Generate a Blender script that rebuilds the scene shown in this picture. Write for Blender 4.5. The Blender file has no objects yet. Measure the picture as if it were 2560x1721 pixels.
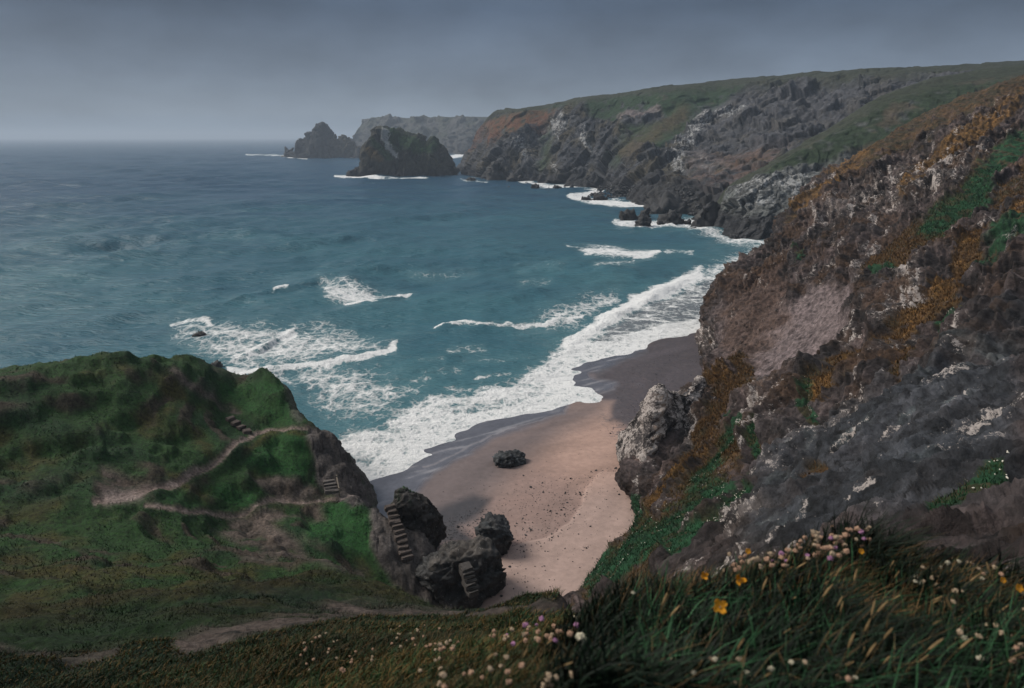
import bpy, bmesh, math, random
import numpy as np
random.seed(7); RNG = np.random.default_rng(7)
D = 1.0                                   # mesh density
scene = bpy.context.scene; COL = scene.collection
R = math.radians
# ------------------------------------------------------------------ camera
CAMZ, PITCH, FPX = 42.0, R(16.86), 683.0
cp, sp = math.cos(PITCH), math.sin(PITCH)
K = 1024/2333.0                           # measured on a 2333-wide view of the photo
def ray(u, v):
    xc = (np.asarray(u, float)*K-512)/FPX; yc = (344-np.asarray(v, float)*K)/FPX
    return xc, cp+yc*sp, -sp+yc*cp
def WY(u, v, Y):                          # point of the place seen at u,v lying Y metres ahead
    a, b, c = ray(u, v); t = Y/b
    return np.array([a*t, Y, CAMZ+c*t])
def WZ(u, v, z=0.0):
    a, b, c = ray(u, v); t = (z-CAMZ)/c
    return np.array([a*t, b*t, z])
def proj(P):
    x = P[..., 0]; y = P[..., 1]; z = P[..., 2]-CAMZ
    d = np.maximum(y*cp-z*sp, 0.05); h = y*sp+z*cp
    return np.stack([(512+FPX*x/d)/K, (344-FPX*h/d)/K], -1)
cam = bpy.data.cameras.new('camera'); co = bpy.data.objects.new('camera', cam); COL.objects.link(co)
co.location = (0, 0, CAMZ); co.rotation_euler = (math.pi/2-PITCH, 0, 0)
cam.sensor_width = 36; cam.lens = FPX/1024*36; cam.clip_start = .05; cam.clip_end = 60000
cam.dof.use_dof = True; cam.dof.focus_distance = 90; cam.dof.aperture_fstop = 2.8
scene.camera = co
# ------------------------------------------------------------------ noise
PERM = RNG.permutation(256).astype(np.int32); PERM2 = np.concatenate([PERM, PERM, PERM])
GR = RNG.normal(size=(256, 3)); GR /= np.linalg.norm(GR, axis=1)[:, None]
RND = RNG.random((256, 8))
def _h(ix, iy, iz): return PERM2[PERM2[PERM2[ix & 255]+(iy & 255)]+(iz & 255)]
GR = GR.astype(np.float32)
from concurrent.futures import ThreadPoolExecutor
POOL = ThreadPoolExecutor(4)
def chunked(fn, P, size=40000):
    sh = P.shape[:-1]; A = np.ascontiguousarray(P, np.float32).reshape(-1, P.shape[-1])
    if len(A) <= size: res = [fn(A)]
    else: res = list(POOL.map(fn, [A[i:i+size] for i in range(0, len(A), size)]))
    if isinstance(res[0], tuple): return tuple(np.concatenate([r[k] for r in res]).reshape(sh) for k in range(len(res[0])))
    return np.concatenate(res).reshape(sh)
def _perlin(P):
    f = np.floor(P); i = f.astype(np.int32); w = P-f
    s = w*w*w*(w*(w*6-15)+10); out = 0
    x, y, z = w[:, 0], w[:, 1], w[:, 2]; hx = [PERM2[(i[:, 0]+d) & 255] for d in (0, 1)]
    for dx in (0, 1):
        wx = s[:, 0] if dx else 1-s[:, 0]
        for dy in (0, 1):
            wxy = wx*(s[:, 1] if dy else 1-s[:, 1]); hy = PERM2[hx[dx]+((i[:, 1]+dy) & 255)]
            for dz in (0, 1):
                g = GR[PERM2[hy+((i[:, 2]+dz) & 255)]]
                out = out+wxy*(s[:, 2] if dz else 1-s[:, 2])*(g[:, 0]*(x-dx)+g[:, 1]*(y-dy)+g[:, 2]*(z-dz))
    return out*1.5
def perlin(P): return chunked(_perlin, P)
def fbm(P, wl, oct=4, gain=.5, off=0.0):
    def f(A):
        A = A/np.float32(wl)+np.float32(off); a = 1.0; o = 0; n = 0
        for k in range(oct):
            o = o+a*_perlin(A); n += a; A = A*np.float32(2.03)+np.float32(17.1); a *= gain
        return o/n*1.6
    return chunked(f, np.asarray(P))
def ridged(P, wl, oct=4, off=0.0):
    P = P/wl+off; a = 1.0; o = 0; n = 0
    for k in range(oct):
        o = o+a*(1-np.abs(perlin(P))*2.2); n += a; P = P*2.07+9.3; a *= .5
    return o/n
def facet(P, wl, tilt=.8, off=0.0): return chunked(lambda A: _facet(A, wl, tilt, off), np.asarray(P))
def _facet(P, wl, tilt=.8, off=0.0):
    """blocky broken-rock relief: every cell is a tilted plane; -> relief (about -1..1), edge distance, cell id"""
    p = P/wl+off; f = np.floor(p).astype(np.int32); sh = p.shape[:-1]
    b1 = np.full(sh, 9.0); b2 = np.full(sh, 9.0); bi = np.zeros(sh, np.int32); bd = np.zeros(p.shape)
    for dx in (-1, 0, 1):
        for dy in (-1, 0, 1):
            for dz in (-1, 0, 1):
                ix, iy, iz = f[..., 0]+dx, f[..., 1]+dy, f[..., 2]+dz
                h = _h(ix, iy, iz); c = RND[h]
                d = np.stack([p[..., 0]-ix-c[..., 0], p[..., 1]-iy-c[..., 1], p[..., 2]-iz-c[..., 2]], -1)
                q = (d*d).sum(-1); m = q < b1
                b2 = np.where(m, b1, np.minimum(b2, q)); b1 = np.where(m, q, b1)
                bi = np.where(m, h, bi); bd = np.where(m[..., None], d, bd)
    rel = (RND[bi, 4]-.5)*1.2+tilt*((RND[bi, 5:8]-.5)*2*bd).sum(-1)
    return rel, np.sqrt(b2)-np.sqrt(b1), RND[bi, 3]
def sst(a, b, x):
    t = np.clip((x-a)/(b-a+1e-9), 0, 1); return t*t*(3-2*t)
def mix(a, b, m): return a*(1-m[..., None])+np.asarray(b)*m[..., None]
# ------------------------------------------------------------------ masks
def segdist(q, pts, close=False):
    pts = np.asarray(pts, float)
    if close: pts = np.concatenate([pts, pts[:1]])
    d = np.full(q.shape[:-1], 1e9)
    for a, b in zip(pts[:-1], pts[1:]):
        ab = b-a; t = np.clip(((q-a)@ab)/(ab@ab+1e-9), 0, 1)
        e = q-a-t[..., None]*ab; d = np.minimum(d, np.sqrt((e*e).sum(-1)))
    return d
def stroke(q, pts, r, soft): return 1-sst(r-soft, r+soft, segdist(q, pts))
def sdpoly(q, pts):                       # positive inside
    pts = np.asarray(pts, float); ins = np.zeros(q.shape[:-1], bool)
    for (x0, y0), (x1, y1) in zip(pts, np.roll(pts, -1, 0)):
        c = (y0 > q[..., 1]) != (y1 > q[..., 1])
        ins ^= c & (q[..., 0] < (x1-x0)*(q[..., 1]-y0)/(y1-y0+1e-12)+x0)
    d = segdist(q, pts, True)
    return np.where(ins, d, -d)
def poly(q, pts, soft): return sst(-soft, soft, sdpoly(q, pts))
# ------------------------------------------------------------------ meshes
def mesh_np(name, V, F, mat=None, parent=None, attrs=None, smooth=True):
    me = bpy.data.meshes.new(name); V = np.ascontiguousarray(V, np.float32).reshape(-1, 3)
    F = np.ascontiguousarray(F, np.int32); n = F.shape[1]
    me.vertices.add(len(V)); me.vertices.foreach_set('co', V.ravel())
    me.loops.add(F.size); me.loops.foreach_set('vertex_index', F.ravel())
    me.polygons.add(len(F)); me.polygons.foreach_set('loop_start', np.arange(0, F.size, n, dtype=np.int32))
    me.polygons.foreach_set('loop_total', np.full(len(F), n, np.int32))
    me.polygons.foreach_set('use_smooth', np.full(len(F), smooth, bool))
    me.update(calc_edges=True)
    for k, v in (attrs or {}).items():
        v = np.asarray(v, np.float32)
        if v.ndim == 1:
            me.attributes.new(k, 'FLOAT', 'POINT').data.foreach_set('value', v)
        else:
            c = np.ones((len(v), 4), np.float32); c[:, :3] = v
            me.attributes.new(k, 'FLOAT_COLOR', 'POINT').data.foreach_set('color', c.ravel())
    if mat: me.materials.append(mat)
    o = bpy.data.objects.new(name, me); COL.objects.link(o)
    if parent: o.parent = parent
    return o
def gridfaces(n, m):
    i = np.arange(n*m).reshape(n, m)
    return np.stack([i[:-1, :-1], i[1:, :-1], i[1:, 1:], i[:-1, 1:]], -1).reshape(-1, 4)
def gnormal(G):
    du = np.gradient(G, axis=0); dv = np.gradient(G, axis=1); n = np.cross(du, dv)
    return n/(np.linalg.norm(n, axis=-1, keepdims=True)+1e-9)
def crspline(C, ts):                      # catmull-rom down axis 0
    C = np.concatenate([2*C[:1]-C[1:2], C, 2*C[-1:]-C[-2:-1]])
    i = np.clip(np.floor(ts).astype(int), 0, len(C)-4); t = (ts-i).reshape((-1,)+(1,)*(C.ndim-1))
    p0, p1, p2, p3 = C[i], C[i+1], C[i+2], C[i+3]
    return .5*(2*p1+(p2-p0)*t+(2*p0-5*p1+4*p2-p3)*t*t+(3*p1-p0-3*p2+p3)*t**3)
def loft(net, ns, nt):
    net = np.asarray(net, float)
    def ts(n, counts):
        if isinstance(counts, int): return np.linspace(0, n-1, counts)
        return np.concatenate([np.linspace(k, k+1, c, endpoint=False) for k, c in enumerate(counts)]+[[n-1]])
    g = crspline(net, ts(net.shape[0], ns))
    return crspline(g.transpose(1, 0, 2), ts(net.shape[1], nt)).transpose(1, 0, 2)
def setp(o, **k):
    for a, b in k.items(): o[a] = b
    return o
def tag(o, label, cat, group=None):
    o['label'] = label; o['category'] = cat
    if group: o['group'] = group
    return o
def empty(name, loc, label, cat, group=None):
    o = bpy.data.objects.new(name, None); COL.objects.link(o); o.location = [float(c) for c in loc]
    return tag(o, label, cat, group)
# dip of the bedding in the right-hand cliff
_t = WY(2150, 790, 62)-WY(1750, 1100, 42); BED = np.cross(_t/np.linalg.norm(_t), np.array([.97, 0, -.25])); BED /= np.linalg.norm(BED)
T_AX = _t/np.linalg.norm(_t); B_AX = np.cross(BED, T_AX)
# ------------------------------------------------------------------ materials
def nodes(name):
    m = bpy.data.materials.new(name); m.use_nodes = True; nt = m.node_tree
    return m, nt, nt.nodes['Principled BSDF']
def N(nt, t, **k):
    n = nt.nodes.new(t)
    for a, b in k.items():
        if a in n.inputs: n.inputs[a].default_value = b
        else: setattr(n, a, b)
    return n
def math_(nt, op, a, b=None, clamp=False):
    n = nt.nodes.new('ShaderNodeMath'); n.operation = op; n.use_clamp = clamp
    for i, v in ((0, a), (1, b)):
        if v is None: continue
        if isinstance(v, (int, float)): n.inputs[i].default_value = v
        else: nt.links.new(v, n.inputs[i])
    return n.outputs[0]
def land_mat(name, detail=3.0, contrast=.6, bump=.35, bdist=.15, rough=.9, spec=.2, ra=False, speck=0.0, sscale=9.0, scol=(.44, .39, .365, 1), strata=0.0):
    m, nt, b = nodes(name); L = nt.links.new
    a = N(nt, 'ShaderNodeAttribute', attribute_name='Col')
    pos = N(nt, 'ShaderNodeNewGeometry').outputs['Position']
    if strata:
        cx = N(nt, 'ShaderNodeCombineXYZ')
        for k, (ax, f_) in enumerate(((T_AX, strata), (B_AX, .6), (BED, 1.0))):
            dp = N(nt, 'ShaderNodeVectorMath', operation='DOT_PRODUCT'); L(pos, dp.inputs[0]); dp.inputs[1].default_value = [float(v)*f_ for v in ax]; L(dp.outputs['Value'], cx.inputs[k])
        pos = cx.outputs[0]
    n1 = N(nt, 'ShaderNodeTexNoise', Scale=detail, Detail=8.0, Roughness=.68); L(pos, n1.inputs['Vector'])
    mr = N(nt, 'ShaderNodeMapRange'); mr.inputs[1].default_value = .3; mr.inputs[2].default_value = .7
    mr.inputs[3].default_value = 1-contrast; mr.inputs[4].default_value = 1+contrast
    L(n1.outputs[0], mr.inputs[0])
    mx = N(nt, 'ShaderNodeVectorMath', operation='SCALE'); L(a.outputs['Color'], mx.inputs[0]); L(mr.outputs[0], mx.inputs['Scale'])
    colr = mx.outputs[0]
    if speck > 0:                         # pale quartz and lichen flecks where the Speck attribute allows
        at = N(nt, 'ShaderNodeAttribute', attribute_name='Speck')
        n3 = N(nt, 'ShaderNodeTexNoise', Scale=sscale, Detail=6.0, Roughness=.72); L(pos, n3.inputs['Vector']); n4 = N(nt, 'ShaderNodeTexNoise', Scale=sscale*3.1, Detail=4.0, Roughness=.7); L(pos, n4.inputs['Vector'])
        s = math_(nt, 'ADD', math_(nt, 'ADD', math_(nt, 'MULTIPLY', n3.outputs[0], .62), math_(nt, 'MULTIPLY', n4.outputs[0], .38)), math_(nt, 'MULTIPLY', at.outputs['Fac'], .25))
        r2 = N(nt, 'ShaderNodeMapRange'); r2.inputs[1].default_value = .645; r2.inputs[2].default_value = .715; L(s, r2.inputs[0])
        f = math_(nt, 'MULTIPLY', r2.outputs[0], speck)
        mm = N(nt, 'ShaderNodeMix', data_type='RGBA'); L(f, mm.inputs[0]); L(colr, mm.inputs[6]); mm.inputs[7].default_value = scol
        colr = mm.outputs[2]
    L(colr, b.inputs['Base Color'])
    b.inputs['Roughness'].default_value = rough; b.inputs['Specular IOR Level'].default_value = spec
    if ra:
        rr = N(nt, 'ShaderNodeAttribute', attribute_name='Rough'); L(rr.outputs['Fac'], b.inputs['Roughness'])
        b.inputs['Specular IOR Level'].default_value = .5
    n2 = N(nt, 'ShaderNodeTexNoise', Scale=detail*1.7, Detail=9.0, Roughness=.7); L(pos, n2.inputs['Vector'])
    bp = N(nt, 'ShaderNodeBump', Strength=bump, Distance=bdist); L(n2.outputs[0], bp.inputs['Height']); L(bp.outputs[0], b.inputs['Normal'])
    return m
def plain(name, rgb, rough=.8, var=.3, scale=20.0, spec=.2, trans=0):
    m, nt, b = nodes(name); L = nt.links.new
    pos = N(nt, 'ShaderNodeNewGeometry').outputs['Position']
    n1 = N(nt, 'ShaderNodeTexNoise', Scale=scale, Detail=5.0); L(pos, n1.inputs['Vector'])
    r = N(nt, 'ShaderNodeValToRGB'); L(n1.outputs[0], r.inputs[0])
    r.color_ramp.elements[0].position = .3; r.color_ramp.elements[1].position = .7
    r.color_ramp.elements[0].color = [c*(1-var) for c in rgb]+[1]; r.color_ramp.elements[1].color = [min(1, c*(1+var)) for c in rgb]+[1]
    L(r.outputs[0], b.inputs['Base Color']); b.inputs['Roughness'].default_value = rough; b.inputs['Specular IOR Level'].default_value = spec
    return m
M_cliff = land_mat('cliff_rock', 2.0, .85, .9, .35, speck=.85, sscale=3.6, strata=.45)
M_far = land_mat('far_rock', .45, .6, .4, .9, speck=.75, sscale=.45, scol=(.34, .34, .34, 1))
M_hill = land_mat('turf_and_earth', 3.0, .75, .9, .25)
M_sand = land_mat('sand', 1.3, .16, .10, .05, ra=True)
M_rock = land_mat('boulder_rock', 1.8, .5, .7, .2, rough=.75, spec=.3, speck=.7, sscale=4.0, scol=(.3, .29, .28, 1))
M_grass = land_mat('grass_blades', 8.0, .35, .0, .01, rough=.7)

# ------------------------------------------------------------------ sea
SHORE = [(700,1190),(760,1120),(810,1080),(848,1063),(880,1036),(905,1008),(960,992),(1030,968),(1080,945),(1160,930),(1212,917),(1238,905),(1245,880),(1265,850),(1290,825),(1340,800),(1440,775),(1520,752),(1600,737),(1680,690),(1760,640),(1900,590)]
SHORE_W = np.array([WZ(u, v)[:2] for u, v in SHORE])
def shore_sd(XY):                         # + inland
    d = segdist(XY, SHORE_W)
    P = np.concatenate([SHORE_W, [[400, 420], [400, -50], [-60, -50], [-60, SHORE_W[0][1]]]])
    return np.where(sdpoly(XY, P) > 0, d, -d)
def build_sea():
    nr, nc = int(1150*D), int(1000*D)
    r = np.exp(np.linspace(math.log(52), math.log(24000), nr)); th = np.linspace(-R(58), R(52), nc)
    X = r[:, None]*np.sin(th); Y = r[:, None]*np.cos(th)
    P = np.stack([X, Y, np.zeros_like(X)], -1); q = proj(P)
    sd = shore_sd(P[..., :2])
    wq = q+np.stack([fbm(P, 14, 5, .62), fbm(P, 14, 5, .62, off=31)*.6], -1)*np.clip(3600/np.maximum(r, 1), 1.5, 34)[:, None, None]
    def ply(pts, soft, v): return poly(wq, pts, soft*2.2)*v
    def stk(pts, rad, soft, v): return stroke(wq, pts, rad, soft)*v
    F = np.zeros_like(X)
    def up(m):
        nonlocal F
        F = np.maximum(F, m)
    # apron along the beach
    up(ply([(700,1100),(745,1000),(780,965),(860,955),(930,915),(1010,900),(1100,885),(1170,868),(1235,815),(1300,770),(1380,740),(1420,715),(1560,770),(1340,850),(1260,1000),(900,1120)], 20, .80)); up(stk(SHORE[2:14], 7, 11, .95)); up(stk([(850,1020),(930,960),(1060,920),(1180,890),(1240,850),(1300,800)], 14, 16, .93))
    up(ply([(1160,880),(1260,780),(1340,735),(1500,655),(1620,600),(1760,545),(1800,600),(1640,720),(1300,900)], 14, .80))
    up(stk([(1290,785),(1370,735),(1440,700),(1520,660),(1590,625)], 16, 12, 1.0))
    up(stk([(1250,835),(1310,795),(1420,770),(1520,748),(1640,725)], 12, 12, .97))
    up(ply([(640,850),(760,828),(880,850),(985,872),(930,935),(780,985),(700,940),(650,890)], 22, .66))
    up(ply([(560,840),(640,850),(690,900),(660,900)], 14, .8))
    up(ply([(385,735),(430,728),(560,745),(650,742),(735,730),(790,745),(850,770),(905,790),(820,825),(690,845),(560,860),(470,830),(400,790)], 20, .70))
    up(stk([(520,850),(640,848),(740,838),(830,820),(900,796)], 10, 7, 1.0))
    up(stk([(545,822),(600,800),(640,775),(670,762)], 9, 7, .93))
    up(stk([(385,745),(430,735),(480,748)], 8, 7, .85))
    up(ply([(728,652),(800,655),(870,668),(932,671),(905,690),(810,706),(735,690)], 9, .80))
    up(stk([(790,702),(850,698),(930,673)], 5, 4, .98))
    up(stk([(622,672),(640,666),(657,664)], 5, 4, 1.0))
    up(stk([(985,758),(1010,748),(1060,742),(1110,750),(1200,747),(1260,738),(1330,722)], 5, 5, .93))
    up(ply([(1180,745),(1260,700),(1340,668),(1420,655),(1420,700),(1300,760)], 16, .66))
    for (u, v, rx, s) in ((1060,802,34,.74),(1125,862,30,.86),(1000,856,40,.7),(1075,892,50,.72),(1090,825,30,.5),(1215,655,26,.62),(1400,607,34,.74),(980,830,24,.66),(1180,815,60,.55),(1010,628,60,.56),(1230,612,40,.5),(900,770,30,.4)):
        up(stk([(u-rx*1.2, v+3), (u+rx*1.2, v-3)], 8, 12, s-.08))
    up(ply([(1300,562),(1400,563),(1480,570),(1520,573),(1475,592),(1400,596),(1335,584)], 5, .86))
    up(stk([(1285,562),(1320,565),(1430,590)], 3, 4, .8)); up(stk([(1440,592),(1505,575)], 4, 3, 1.0))
    up(stk([(1520,574),(1580,577)], 5, 5, .7))
    up(stk([(1185,413),(1240,424),(1330,428),(1365,432)], 4.5, 3, .86))
    up(stk([(1372,432),(1340,445),(1300,452),(1350,461),(1420,466),(1500,470)], 7, 4, .92))
    up(stk([(1400,508),(1460,515),(1530,512),(1590,505)], 7, 5, .85))
    up(ply([(1500,505),(1570,500),(1620,520),(1720,545),(1780,545),(1760,575),(1650,560),(1560,530)], 8, .8))
    up(stk([(762,403),(800,404),(860,406)], 2.2, 2.0, .98)); up(stk([(860,407),(975,407)], 1.3, 1.6, .85)); up(stk([(1050,411),(1110,416)], 1.5, 2, .75))
    up(stk([(1030,358),(1060,352)], 5, 3, .9)); up(stk([(640,357),(700,362)], 1.6, 1.2, .9)); up(stk([(560,353),(650,355)], 1.5, 1.5, .8))
    up(stk([(1600,668),(1660,664)], 0.1, .1, .0))
    far = fbm(P*np.array([.35, 1, 1]), 26, 4, off=5)
    up(np.clip(sst(.62, .95, far)*.62*sst(140, 300, r)[:, None]*(1-sst(900, 2600, r))[:, None], 0, 1))
    swash = poly(wq, [(1385,748),(1500,690),(1590,650),(1740,570),(1900,560),(1700,760),(1440,790),(1330,806)], 10)
    stk_ = fbm(np.stack([P[..., 0]*.22-P[..., 1]*.05, P[..., 1]*1.0+P[..., 0]*.2, P[..., 2]], -1), 2.6, 4, .6)
    F = np.where(swash > .3, np.minimum(F, np.clip(.58+.40*stk_+.5*sst(-4, -.5, sd), 0, 1)), F); up(stk([(1300,790),(1370,745),(1440,708),(1520,668),(1590,632)], 10, 8, 1.0))
    F = np.where(F < .97, F*(1+.30*fbm(P*np.array([.7, 1, 1]), 7, 3, off=3)), F); F = np.clip(F, 0, 1.02)
    # waves: swell rolling in toward the cove plus chop; each dies out where the grid can no longer carry it
    Z = np.zeros_like(X); rs = np.random.default_rng(3); dr = r*(math.log(24000/52)/nr)
    gust = .6+.5*fbm(P, 120, 2)
    for k in range(46):
        wl = 3.2*(1.075**k) if k < 40 else 44+8*(k-40)
        a = R(-62)+rs.normal()*R(34); kx, ky = math.cos(a)*2*math.pi/wl, math.sin(a)*2*math.pi/wl
        amp = .015*wl**.82*(1.0 if wl < 30 else .85)
        att = np.clip((wl/np.maximum(dr*3.0, .01)-.6), 0, 1)[:, None]
        s = np.sin(X*kx+Y*ky+rs.random()*6.28+1.3*fbm(P, wl*4, 1, off=k))
        Z += amp*att*(s+.35*s*s)*gust
    calm = sst(-34, -4, -np.maximum(-sd, 0)*-1*-1) if False else 1-sst(-40, -3, sd)
    Z *= .15+.85*calm
    for line, hgt, back, front in (([(420,708),(540,692),(640,667),(735,654),(800,660),(870,672)], 2.3, 8, 1.7), ([(780,708),(850,700),(932,674)], 1.3, 7, 1.3),
            ([(500,856),(560,850),(640,846),(740,836),(830,818),(905,792)], 1.7, 8, 1.5), ([(300,748),(380,733),(440,728),(500,742)], 1.5, 8, 1.7), ([(540,824),(600,802),(640,777),(672,762)], 1.1, 6, 1.4),
            ([(1290,790),(1370,742),(1440,705),(1520,664),(1600,624)], 1.2, 6, 1.3), ([(1330,582),(1430,592),(1512,575)], .6, 7, 2.5), ([(985,760),(1050,745),(1110,751),(1200,748)], .5, 4, 1.0),
            ([(470,472),(560,468),(635,464)], 2.2, 16, 4), ([(520,548),(590,544),(640,540)], 1.3, 12, 3), ([(1030,490),(1070,484),(1115,480)], 1.6, 12, 3), ([(700,722),(800,716),(900,700)], 1.0, 7, 2), ([(1050,690),(1150,680),(1260,668)], .8, 7, 2), ([(900,850),(980,838),(1060,822)], .8, 6, 1.6), ([(100,560),(220,552),(330,556)], 1.2, 12, 3), ([(0,640),(120,628),(240,634)], 1.1, 10, 3)):
        lw = np.array([WZ(u, v)[:2] for u, v in line]); o_ = np.argsort(lw[:, 0]); lw = lw[o_]
        dy = Y-np.interp(X, lw[:, 0], lw[:, 1])+.9*fbm(P, 9, 3, off=70); L_ = lw[-1, 0]-lw[0, 0]
        tap = sst(lw[0, 0]-.06*L_, lw[0, 0]+.3*L_, X)*(1-sst(lw[-1, 0]-.3*L_, lw[-1, 0]+.06*L_, X))
        Z += .72*hgt*tap*np.where(dy > 0, np.exp(-(dy/back)**2), np.exp(-(dy/(front*2.1))**2))*(.75+.5*fbm(P, 11, 2, off=81))
    Z += (.14+.20*fbm(P, 2.6, 4)+.15*fbm(P, .8, 3))*sst(.55, .9, F)*sst(-.2, -3, sd)*(r < 420)[:, None]
    Z += .05*sst(-.1, -1.2, sd)*(sd < 0)
    P[..., 2] = Z
    F = np.where(sd > -.4, np.maximum(F, .9), F)
    shal = np.clip(np.maximum(1-sst(80, 700, r)[:, None]*np.ones_like(X), 0), 0, 1)*.8+.25*fbm(P*np.array([.6, 1, 1]), 34, 3)
    return mesh_np('sea', P, gridfaces(nr, nc), M_sea, attrs={'Swash': swash.ravel(), 'Foam': F.ravel(), 'Shal': np.clip(shal, 0, 1).ravel()})
def sea_material():
    m, nt, b = nodes('sea_water'); L = nt.links.new
    pos = N(nt, 'ShaderNodeNewGeometry').outputs['Position']
    fo = N(nt, 'ShaderNodeAttribute', attribute_name='Foam').outputs['Fac']; sh = N(nt, 'ShaderNodeAttribute', attribute_name='Shal').outputs['Fac']
    mp = N(nt, 'ShaderNodeMapping'); mp.inputs['Rotation'].default_value = (0, 0, R(28)); mp.inputs['Scale'].default_value = (.95, .80, 0); L(pos, mp.inputs['Vector'])
    wn = N(nt, 'ShaderNodeTexNoise', Scale=.33, Detail=5.0, Roughness=.6); L(mp.outputs[0], wn.inputs['Vector'])
    sc = N(nt, 'ShaderNodeVectorMath', operation='SCALE'); L(wn.outputs['Color'], sc.inputs[0]); sc.inputs['Scale'].default_value = 2.2
    ad = N(nt, 'ShaderNodeVectorMath', operation='ADD'); L(mp.outputs[0], ad.inputs[0]); L(sc.outputs[0], ad.inputs[1])
    def web(scale):
        v = N(nt, 'ShaderNodeTexVoronoi', Scale=scale, feature='DISTANCE_TO_EDGE', voronoi_dimensions='2D', Randomness=1.0); L(ad.outputs[0], v.inputs['Vector'])
        return math_(nt, 'SUBTRACT', 1.0, math_(nt, 'MULTIPLY', v.outputs['Distance'], 3.4), True)
    fb = N(nt, 'ShaderNodeTexNoise', Scale=.5, Detail=10.0, Roughness=.66); L(ad.outputs[0], fb.inputs['Vector'])
    fine = N(nt, 'ShaderNodeTexNoise', Scale=2.2, Detail=7.0, Roughness=.7); L(mp.outputs[0], fine.inputs['Vector'])
    w = math_(nt, 'ADD', math_(nt, 'MULTIPLY', web(.42), .27), math_(nt, 'MULTIPLY', web(1.15), .20))
    pfb = math_(nt, 'MULTIPLY', math_(nt, 'SUBTRACT', fb.outputs[0], .25), 1.10)
    pfi = math_(nt, 'MULTIPLY', math_(nt, 'SUBTRACT', fine.outputs[0], .25), .35)
    p = math_(nt, 'ADD', math_(nt, 'ADD', w, pfb), pfi)
    x = math_(nt, 'ADD', p, math_(nt, 'SUBTRACT', math_(nt, 'MULTIPLY', fo, 1.32), 1.18))
    mr = N(nt, 'ShaderNodeMapRange', interpolation_type='SMOOTHSTEP'); mr.inputs[1].default_value = .0; mr.inputs[2].default_value = .58; L(x, mr.inputs[0])
    gate = math_(nt, 'MULTIPLY', fo, 4.0, True)
    foam = math_(nt, 'MULTIPLY', mr.outputs[0], gate)
    c1 = N(nt, 'ShaderNodeMix', data_type='RGBA'); L(sh, c1.inputs[0]); c1.inputs[6].default_value = (.014, .056, .102, 1); c1.inputs[7].default_value = (.048, .138, .166, 1)
    sw = N(nt, 'ShaderNodeAttribute', attribute_name='Swash').outputs['Fac']; c1b = N(nt, 'ShaderNodeMix', data_type='RGBA'); L(sw, c1b.inputs[0]); L(c1.outputs[2], c1b.inputs[6]); c1b.inputs[7].default_value = (.125, .122, .140, 1)
    # milky aerated water round the foam
    milk = math_(nt, 'MULTIPLY', math_(nt, 'MULTIPLY', fo, fb.outputs[0]), .85, True)
    c2 = N(nt, 'ShaderNodeMix', data_type='RGBA'); L(milk, c2.inputs[0]); L(c1b.outputs[2], c2.inputs[6]); c2.inputs[7].default_value = (.16, .27, .28, 1)
    c3 = N(nt, 'ShaderNodeMix', data_type='RGBA'); L(foam, c3.inputs[0]); L(c2.outputs[2], c3.inputs[6]); c3.inputs[7].default_value = (.74, .745, .75, 1)
    L(c3.outputs[2], b.inputs['Base Color'])
    rr = N(nt, 'ShaderNodeMapRange'); rr.inputs[3].default_value = .22; rr.inputs[4].default_value = .85; L(foam, rr.inputs[0]); L(rr.outputs[0], b.inputs['Roughness'])
    b.inputs['IOR'].default_value = 1.33; b.inputs['Specular IOR Level'].default_value = .22
    mb = N(nt, 'ShaderNodeMapping'); mb.inputs['Rotation'].default_value = (0, 0, R(24)); mb.inputs['Scale'].default_value = (.5, 1.3, 1); L(pos, mb.inputs['Vector'])
    r1 = N(nt, 'ShaderNodeTexNoise', Scale=.9, Detail=8.0, Roughness=.62); L(mb.outputs[0], r1.inputs['Vector'])
    r2 = N(nt, 'ShaderNodeTexNoise', Scale=.13, Detail=4.0, Roughness=.6); L(mb.outputs[0], r2.inputs['Vector'])
    hsum = math_(nt, 'ADD', math_(nt, 'ADD', math_(nt, 'MULTIPLY', r1.outputs[0], .6), math_(nt, 'MULTIPLY', r2.outputs[0], 2.2)), math_(nt, 'MULTIPLY', math_(nt, 'MULTIPLY', foam, fine.outputs[0]), .5))
    bp = N(nt, 'ShaderNodeBump', Strength=.9, Distance=1.1); L(hsum, bp.inputs['Height']); L(bp.outputs[0], b.inputs['Normal'])
    return m
M_sea = sea_material()
setp(build_sea(), kind='structure')

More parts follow.
